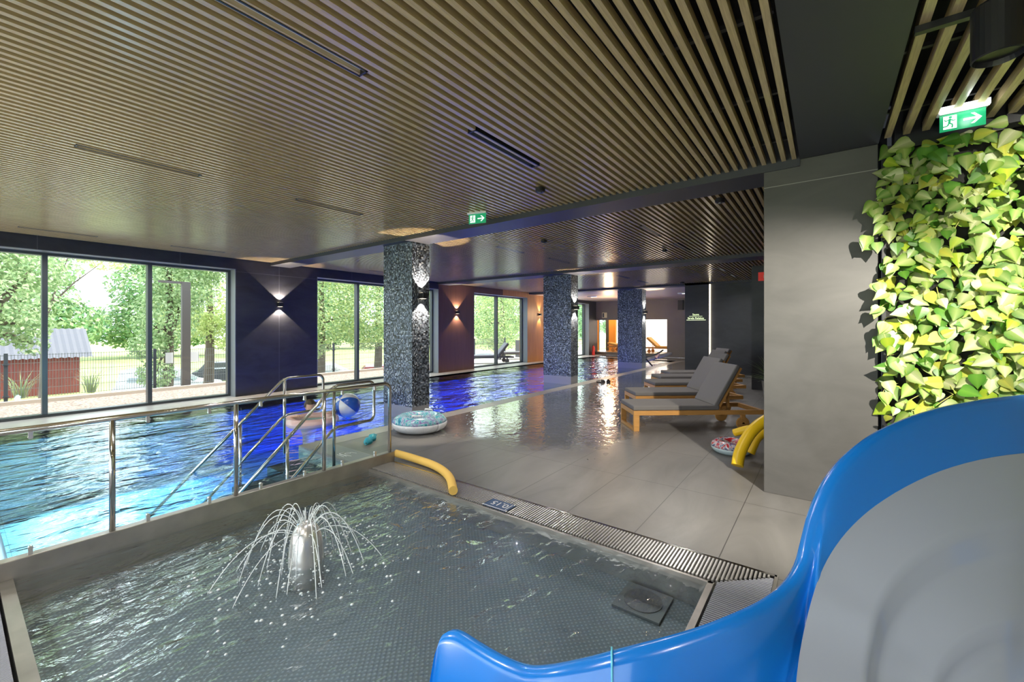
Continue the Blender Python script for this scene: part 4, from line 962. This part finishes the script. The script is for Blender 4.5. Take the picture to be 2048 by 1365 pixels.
# chute floor line, runs from bowl exit down into the water
for i in range(nR):
    if i < len(B):
        inn = (cN-R[i]); inn.z = 0; b = B[i]
        L_ = lipped(R[i], inn)
        top = L_[-1]; rows.append(L_ + [top.lerp(b, .25), top.lerp(b, .5), top.lerp(b, .75)+Vector((0, 0, -.004)), b, b+inn.normalized()*.02-Vector((0, 0, .06)), b+inn.normalized()*.03-Vector((0, 0, .10)), b+inn.normalized()*.04-Vector((0, 0, .14))])
    else:
        k = i-len(B); tan = (R[min(i+1, nR-1)]-R[i-1]); tan.z = 0; inn = Vector((-tan.y, tan.x, 0)).normalized()
        if inn.y > 0: inn = -inn
        if i > nR-4: inn = Vector((-.2, -1, 0)).normalized()
        L_ = lipped(R[i], inn); top = L_[-1]
        drop = .30 if i < nR-6 else .30
        fz = max(R[i].z-drop, -.10) if i < 20 else -.10
        fl = R[i]+inn*.16; fl.z = fz
        if k < len(ED):
            near = ED[k] + Vector((0, 0, -.05 if k else -.10)); fl = top.lerp(near, .72); fl.z -= .025*(k+1)
        else:
            near = fl+inn*.50; near.z = fz-.0
        mid = fl.lerp(near, .5); mid.z -= .01
        a1 = top.lerp(fl, .30)+Vector((0, 0, -.02))-inn*.015; a2 = top.lerp(fl, .65)+Vector((0, 0, -.035))-inn*.02
        rows.append(L_+[a1, a2, top.lerp(fl, .88)+Vector((0, 0, -.03)), fl, fl.lerp(mid, .5), mid, near])
# resample rows smoothly along the slide
cols_n = len(rows[0]); S = [spline([r[k] for r in rows], 4) for k in range(cols_n)]
rows2 = [[S[k][i] for k in range(cols_n)] for i in range(len(S[0]))]
m = MB(); m.grid(rows2); ob = m.build('slide_wall', M['slide_blue'], sl, smooth=True); md = ob.modifiers.new('soft', 'SMOOTH'); md.factor = .5; md.iterations = 3
# near side wall of the run-out, outside the frame of the photo
near = [r[-1] for r in rows[len(B)+5:]]
rws = [[p+Vector((0, 0, -.02)), p+Vector((0, -.06, .12)), p+Vector((0, -.08, .26)), p+Vector((0, -.10, .30)), p+Vector((0, -.14, .28)), p+Vector((0, -.15, .0))] for p in near]
m = MB(); m.grid(rws); m.build('side_wall', M['slide_blue'], sl, smooth=True)
# grey bowl
bound = [at(*p)-SO for p in [(2700, 960, 1.95), (2450, 915, 1.84)]+BASE+EDGE+[(1640, 1620, 1.10), (1720, 1720, 1.08), (1850, 1800, 1.08), (2020, 1820, 1.12), (2200, 1780, 1.18), (2400, 1650, 1.30), (2600, 1450, 1.5), (2750, 1200, 1.8)]]
bound = spline(bound+[bound[0]], 3)[:-1]
rows = []; NR = 44
for i in range(NR+1):
    t = 1-i/NR; row = []
    for b in bound:
        p = cN+(b-cN)*t
        bowl = -.05*(1-t**2)
        st = lambda e0, e1: max(0, min(1, (t-e0)/(e1-e0)))
        s1 = st(.60, .65); s1 = s1*s1*(3-2*s1); s2 = st(.27, .32); s2 = s2*s2*(3-2*s2)
        dz = bowl - .085*(1-s1) - .06*(1-s2)
        row.append(p+Vector((0, 0, dz)))
    rows.append(row)
m = MB(); m.grid(rows, close=True)
m.build('bowl', M['slide_grey'], sl, smooth=True)
# joint line of the two shells
i0 = 17*4+1; m = MB(); P = [rows2[i0][k]+(Vector((0, 0, .003)) if k > 3 else Vector((0, .004, .002))) for k in range(2, 11)]
m.tube(P, .0035, 6); m.build('joint_seam', M['seam'], sl, smooth=True)
MB().tube([(0, 0, .0), (0, 0, .45)], .08, 16).build('support_post', M['slide_blue'], sl)
MB().tube([(.6, .7, .0), (.6, .7, .8)], .06, 16).build('support_post', M['slide_blue'], sl)

# ------------------------------------------------------------------ outside
struct(rbox(-40, -40, -.4, 30, -8.15, -.10).build('ground_lawn', M['grass']))
struct(rbox(-14.2, -12, -.3, -11.32, 12.8, -.10).build('ground_mulch', M['gravel']))
struct(rbox(-15.2, 12.8, -.3, -11.32, 26, -.09).build('ground_terrace', mat('terrace_slab', (.60, .55, .48), .7)))
struct(rbox(-15.3, -12, -2.1, -14.2, 26, -.12).build('ground_bank', M['gravel']))
kb = tag(rbox(-14.32, -12, -.2, -14.2, 12.8, -.02).build('kerb', M['kerb']), 'pale kerb edging the mulch strip outside the windows', 'kerb')
m = MB(); m.box(-31, -30, -2.3, -15.3, 60, -2.0); struct(m.build('ground_road', M['asphalt']))
m = MB(); m.box(-140, -90, -2.3, -31, 120, -1.98); struct(m.build('ground_meadow', M['grass']))
# wire fence
wire = mat('fence_wire', (.16, .18, .17), .5); postm = mat('fence_post', (.05, .06, .07), .5)
fn = thing('mesh_fence', (-15.0, 8.0, -.12), 'green-grey welded wire fence beyond the mulch strip', 'fence')
y = -9.81
while y < 21:
    m = MB(); m.box(-.03, y-8-.03, 0, .03, y-8+.03, 1.12)
    for z in (.12, .85): m.box(-.045, y-8-.05, z, .045, y-8+.05, z+.025)
    m.build('post', postm, fn)
    if y+2.66 < 21.3:
        m = MB()
        for k in range(53): yy = y+.03+k*.05; m.box(-.0025, yy-8-.004, .06, .004, yy-8+.004, 1.09)
        for z in (.08, .28, .48, .68, .88, 1.07): m.box(-.005, y-8, z-.005, .005, y+2.66-8, z+.005)
        m.build('mesh_panel', wire, fn)
    y += 2.66
for y, w_ in ((3.72, .17), (4.28, .22)):
    t = thing('notice', (-14.955, y, .58), 'small blank white notice on the wire fence, ' + ('left of' if y < 4 else 'right of') + ' the lamp mast', 'notice'); rbox(0, 0, 0, .006, w_, .30).build('sheet', M['white'], t)
# flat roofed lamp mast
lm = thing('lamp_mast', (-14.75, 4.13, -.12), 'dark square lamp mast with slim arm outside the window', 'lamp post')
rbox(-.06, -.10, 0, .06, .10, 3.02).build('mast', mat('mast_grey', (.10, .09, .085), .5), lm)
rbox(-.05, -.62, 2.96, .05, -.10, 3.02).build('arm', bpy.data.materials['mast_grey'], lm)
# shed
sh = thing('shed', (-33.0, 2.4, -2.0), 'dark red timber shed with grey corrugated roof beyond the fence', 'shed')
shed_m = mat('barn_red', (.16, .035, .03), .8, noise=(3, .3, (1, 9, .3)))
rbox(-3.5, -7.0, 0, 0, 2.05, 2.05).build('walls', shed_m, sh)
m = MB()
for k in range(36):
    y0 = -7.2+k*.27; m.add([(.35, y0, 1.95), (.35, y0+.135, 2.0), (-1.75, y0+.135, 3.55), (-1.75, y0, 3.5)], [(0, 1, 2, 3)]); m.add([(.35, y0+.135, 2.0), (.35, y0+.27, 1.95), (-1.75, y0+.27, 3.5), (-1.75, y0+.135, 3.55)], [(0, 1, 2, 3)])
    m.add([(-3.85, y0, 1.95), (-3.85, y0+.27, 1.95), (-1.75, y0+.27, 3.5), (-1.75, y0, 3.5)], [(3, 2, 1, 0)])
m.build('roof', mat('zinc_roof', (.13, .13, .15), .8), sh)
m = MB(); m.add([(0, 2.05, 2.05), (-3.5, 2.05, 2.05), (-1.75, 2.05, 3.4)], [(0, 1, 2)]); m.build('gable', shed_m, sh)
# cars
def car(loc, rz, label, col, L=4.3, H=1.5, van=False):
    t = thing('car', loc, label, 'car', 'cars parked beyond the fence', rz); W = .87
    body = [(-L/2, .30), (-L/2, .75), (-L/2+.15, .92), (-L/2+.9 if not van else -L/2+.12, .98), (L/2-1.15, .98), (L/2-.15, .80), (L/2, .6), (L/2, .30)]
    roof = [(-L/2+.35 if not van else -L/2+.1, .95), (-L/2+.75 if not van else -L/2+.25, H), (L/2-2.0, H), (L/2-1.1, .96)]
    def ext(p, w0, w1, zt):
        m = MB(); n = len(p); V = [(x, -(w0 if z < zt else w1), z) for x, z in p]+[(x, (w0 if z < zt else w1), z) for x, z in p]
        m.add(V, [tuple(range(n)), tuple(range(2*n-1, n-1, -1))]+[(i, i+n, (i+1) % n+n, (i+1) % n) for i in range(n)]); return m
    cm = mat('car_paint', col, .25, coat=.5)
    o = ext(body, W, W, 9).build('body', cm, t, bevel=.05)
    ext(roof, W-.03, W-.18, 1.2).build('cabin', cm, t, bevel=.05)
    gm = bpy.data.materials.get('car_glass') or mat('car_glass', (.26, .32, .35), .2)
    m = MB(); r = roof
    for sg in (1, -1):
        y1, y2 = sg*(W-.02), sg*(W-.155); m.add([(r[0][0]+.45, y1, 1.06), (r[3][0]-.35, y1, 1.06), (r[2][0]-.12, y2, H-.22), (r[1][0]+.3, y2, H-.22)], [(0, 1, 2, 3)])
    m.add([(r[3][0]+.005, -W+.1, 1.0), (r[3][0]+.005, W-.1, 1.0), (r[2][0]+.06, W-.25, H-.07), (r[2][0]+.06, -W+.25, H-.07)], [(0, 1, 2, 3)])
    m.build('windows', gm, t)
    for x in (-L/2+.8, L/2-.8):
        for sg in (1, -1): MB().lathe([(.1, 0), (.31, .01), (.31, .2), (.1, .21)], (x, sg*W-.1, .31), 18, axis='Y').build('wheel', M['black'], t)
    return t
def on_ground(u, v, z):
    f = (CAM_H-z)*F_PX/(v-V0); p = at(u, v, f); return (p.x, p.y, -2.0)
car(on_ground(345, 738, -.45), 1.15, 'white van parked beyond the fence, seen through the first window', (.75, .78, .80), 4.1, 1.6, True)
car(on_ground(662, 728, -.5), 1.0, 'white car parked beyond the fence, seen through the second window', (.78, .80, .82), 4.3, 1.5)
car(on_ground(778, 729, -.5), 1.0, 'red car parked beyond the fence, just left of the nearest pillar', (.45, .03, .03), 4.1, 1.45)
car(on_ground(462, 734, -.9), 1.15, 'dark car parked beyond the fence at the edge of the first window', (.03, .035, .04), 4.0, 1.45)
car(on_ground(968, 700, -.5), 1.2, 'white car far off, seen low through the third window', (.75, .78, .80), 4.2, 1.5)
# planter on terrace
pb = thing('planter', (-13.9, 19.8, -.09), 'dark square planter with a small shrub on the terrace', 'planter'); rbox(-.35, -.35, 0, .35, .35, .95).build('box', mat('planter_grey', (.13, .12, .13), .6), pb)
# trees
def foliage(cl, n, size, pal, seed):
    rnd = random.Random(seed); m = MB(); cols = []
    tot = sum(c[1]**2 for c in cl); n = int(n*2.0); size *= .68
    for (c, r, sq) in cl:
        k = int(n*r*r/tot)
        for _ in range(k):
            v = Vector([rnd.gauss(0, 1) for _ in range(3)]).normalized()*r*rnd.uniform(.45, 1.05)**.6; v.z *= sq
            p = Vector(c)+v; s_ = size*rnd.uniform(.6, 1.4); nr = (v.normalized()+Vector([rnd.gauss(0, .6) for _ in range(3)])+Vector((0, 0, .5))).normalized()
            a = nr.orthogonal().normalized(); a.rotate(Matrix.Rotation(rnd.uniform(0, 6.28), 3, nr)); b = nr.cross(a)
            m.add([p-a*s_, p-b*s_*.55, p+a*s_, p+b*s_*.55], [(0, 1, 2, 3)]); cc = rnd.choice(pal); f = rnd.uniform(.75, 1.2); cols += [tuple(q*f for q in cc)]*4
    return m, cols
G1 = [(.34, .47, .22), (.44, .57, .29), (.24, .37, .17), (.56, .66, .38)]; G2 = [(.52, .61, .24), (.64, .69, .32), (.44, .54, .22)]; G3 = [(.16, .33, .16), (.22, .40, .18), (.30, .46, .22)]
def tree(loc, h, crown, n, size, pal, label, tr=.2, seed=1, lean=0, group='trees beyond the fence'):
    t = thing('tree', loc, label, 'tree', group)
    rnd = random.Random(seed); m = MB()
    P = [(0, 0, 0), (.05, .05, h*.3), (lean*.5, .1, h*.6), (lean, 0, h)]; m.tube(spline(P, 4), [tr*(1-.6*i/12) for i in range(13)], 10)
    for c, r, sq in crown:
        base = Vector((lean*.4, 0, h*rnd.uniform(.35, .6))); m.tube([base, base.lerp(Vector(c), .5)+Vector((0, 0, .15)), Vector(c)], [tr*.35, tr*.22, tr*.08], 6)
    m.build('trunk', M['bark'], t, smooth=True)
    f, c = foliage(crown, n, size, pal, seed); f.build('crown', M['tree'], t, colors=c)
    return t
tree((-17.3, .45, -2.0), 7, [((0, -.2, 4.6), 1.75, .9), ((.8, .6, 3.7), .7, .8), ((.3, -1.8, 4.2), 1.6, .9), ((-.6, 1.0, 5.2), .9, .7), ((.9, .9, 3.2), .35, 1.0), ((0, -.5, 6.6), 2.0, .8)], 8500, .085, G1, 'thick-trunked leafy tree at the left edge of the first window', .42, 11)
tree((-19.8, 4.95, -2.0), 7, [((0, 0, 4.0), 1.0, 1.3), ((0, .5, 5.3), 1.25, 1.0), ((.3, -.6, 2.9), .6, .9), ((.2, -.35, 1.9), .6, .9), ((0, .9, 6.4), 1.5, .8)], 7000, .085, G1, 'drooping tree behind the lamp mast', .2, 12)
tree((-26, 2.4, -2.0), 8, [((0, .9, 7.2), 1.0, .5), ((0, 1.9, 6.6), .9, .5), ((1, 0, 8.6), 1.7, .5)], 1600, .09, G2, 'bare-branched yellow-green tree above the meadow', .14, 13, -.6)
tree((-24, 7.6, -2.0), 7, [((0, 0, 5.0), 2.0, .9), ((.5, -1.0, 3.8), 1.0, .8), ((0, 1, 3.5), 1.4, .8)], 5000, .10, G2, 'yellow-green tree at the right end of the first window', .25, 14)
tree((-18.5, 10.2, -2.0), 7, [((0, 0, 4.6), 2.1, 1.0), ((.5, -1.6, 4.0), 1.4, 1.0), ((.6, 1.8, 4.2), 1.5, 1.0), ((0, 0, 6.8), 2.3, .8), ((.5, -.8, 2.7), .8, .7)], 10000, .09, G1+G2, 'dense tree filling the second window', .2, 15)
tree((-19.0, 13.6, -2.0), 7, [((0, 0, 4.5), 1.9, 1.0), ((.5, 1.5, 3.6), 1.2, 1.0), ((0, 0, 6.6), 2.2, .8), ((.3, -.9, 3.1), .9, .8)], 7000, .09, G3+G2, 'tree with dark trunk just left of the nearest pillar', .24, 16)
tree((-20.0, 25.5, -2.0), 7, [((0, 0, 4.4), 2.2, 1.1), ((.5, -2.2, 3.8), 1.7, 1.1), ((0, 2.4, 4.0), 2.0, 1.1), ((0, 0, 6.5), 2.5, .8), ((.6, -1, 2.6), 1.1, .8)], 8000, .11, G1+G2, 'pale-trunked tree seen through the third window', .28, 17)
tree((-19, 31, -2.0), 8, [((0, 0, 4.4), 2.6, 1.1), ((0, 3, 4.4), 2.6, 1.1), ((0, 0, 7.0), 2.8, .8)], 4500, .13, G3, 'tree outside the farthest window', .25, 18)
proto = tree((-62, 4, -2.0), 12, [((0, 0, 5), 5.0, .9), ((0, 0, 10), 4.6, .9), ((0, -3.5, 4), 3.2, .8), ((0, 3.5, 4), 3.2, .8), ((0, 0, 14), 3.5, .9)], 6500, .34, G3+G1, 'broad tree of the wood across the meadow, left end', .4, 30, group='woodland across the meadow')
names = ['in the gap beside the shed roof', 'behind the bare branches', 'left of the drooping tree', 'behind the drooping tree', 'behind the lamp mast', 'behind the yellow-green tree', 'behind the second window, near end', 'behind the second window, far end', 'behind the nearest pillar', 'behind the third window', 'behind the third window, far end', 'at the right end of the wood']
rnd = random.Random(4)
for i, nm in enumerate(names):
    c = copy_tree(proto); c.location = (-62+(3 if i % 2 else -4), 15.5+i*11.2, -2.0); c.rotation_euler = (0, 0, (i*2 % 3-1)*.35); c.scale = (1, 1, rnd.uniform(.8, 1.1))
    c['label'] = 'broad tree of the wood across the meadow, ' + nm
c = copy_tree(proto); c.location = (-66, -11, -2); c['label'] = 'broad tree of the wood behind the shed'
sp = thing('shrub', (-13.9, 19.8, .86), 'small shrub growing in the terrace planter', 'shrub')
f, c = foliage([((0, 0, .3), .35, 1.0)], 500, .04, G1, 40); f.build('leaves', M['tree'], sp, colors=c); MB().tube([(0, 0, -.1), (0, 0, .3)], .02, 6).build('stem', M['bark'], sp)
random.seed(17)
for (x, y, lb) in ((-15.6, 2.3, 'tuft of long grass at the fence in front of the shed'), (-15.7, 1.1, 'tuft of long grass at the foot of the thick-trunked tree')):
    m = MB(); cols = []
    for i in range(60):
        a = random.uniform(0, 6.28); L = random.uniform(.3, .75); r = random.uniform(0, .12); b = Vector((r*math.cos(a), r*math.sin(a), 0)); d = Vector((math.cos(a)*.35, math.sin(a)*.35, 1)); sd = Vector((-math.sin(a), math.cos(a), 0))*.008
        m.add([b-sd, b+sd, b+d*L*.6+sd, b+d*L*.6-sd, b+d*L+Vector((math.cos(a)*.12, math.sin(a)*.12, -.06))], [(0, 1, 2, 3), (3, 2, 4)]); cols += [(.35, .42, .22)]*5
    o = tag(m.build('grass_tuft', M['tree'], colors=cols, loc=(x, y, -.13)), lb, 'grass', 'tufts of grass by the fence')
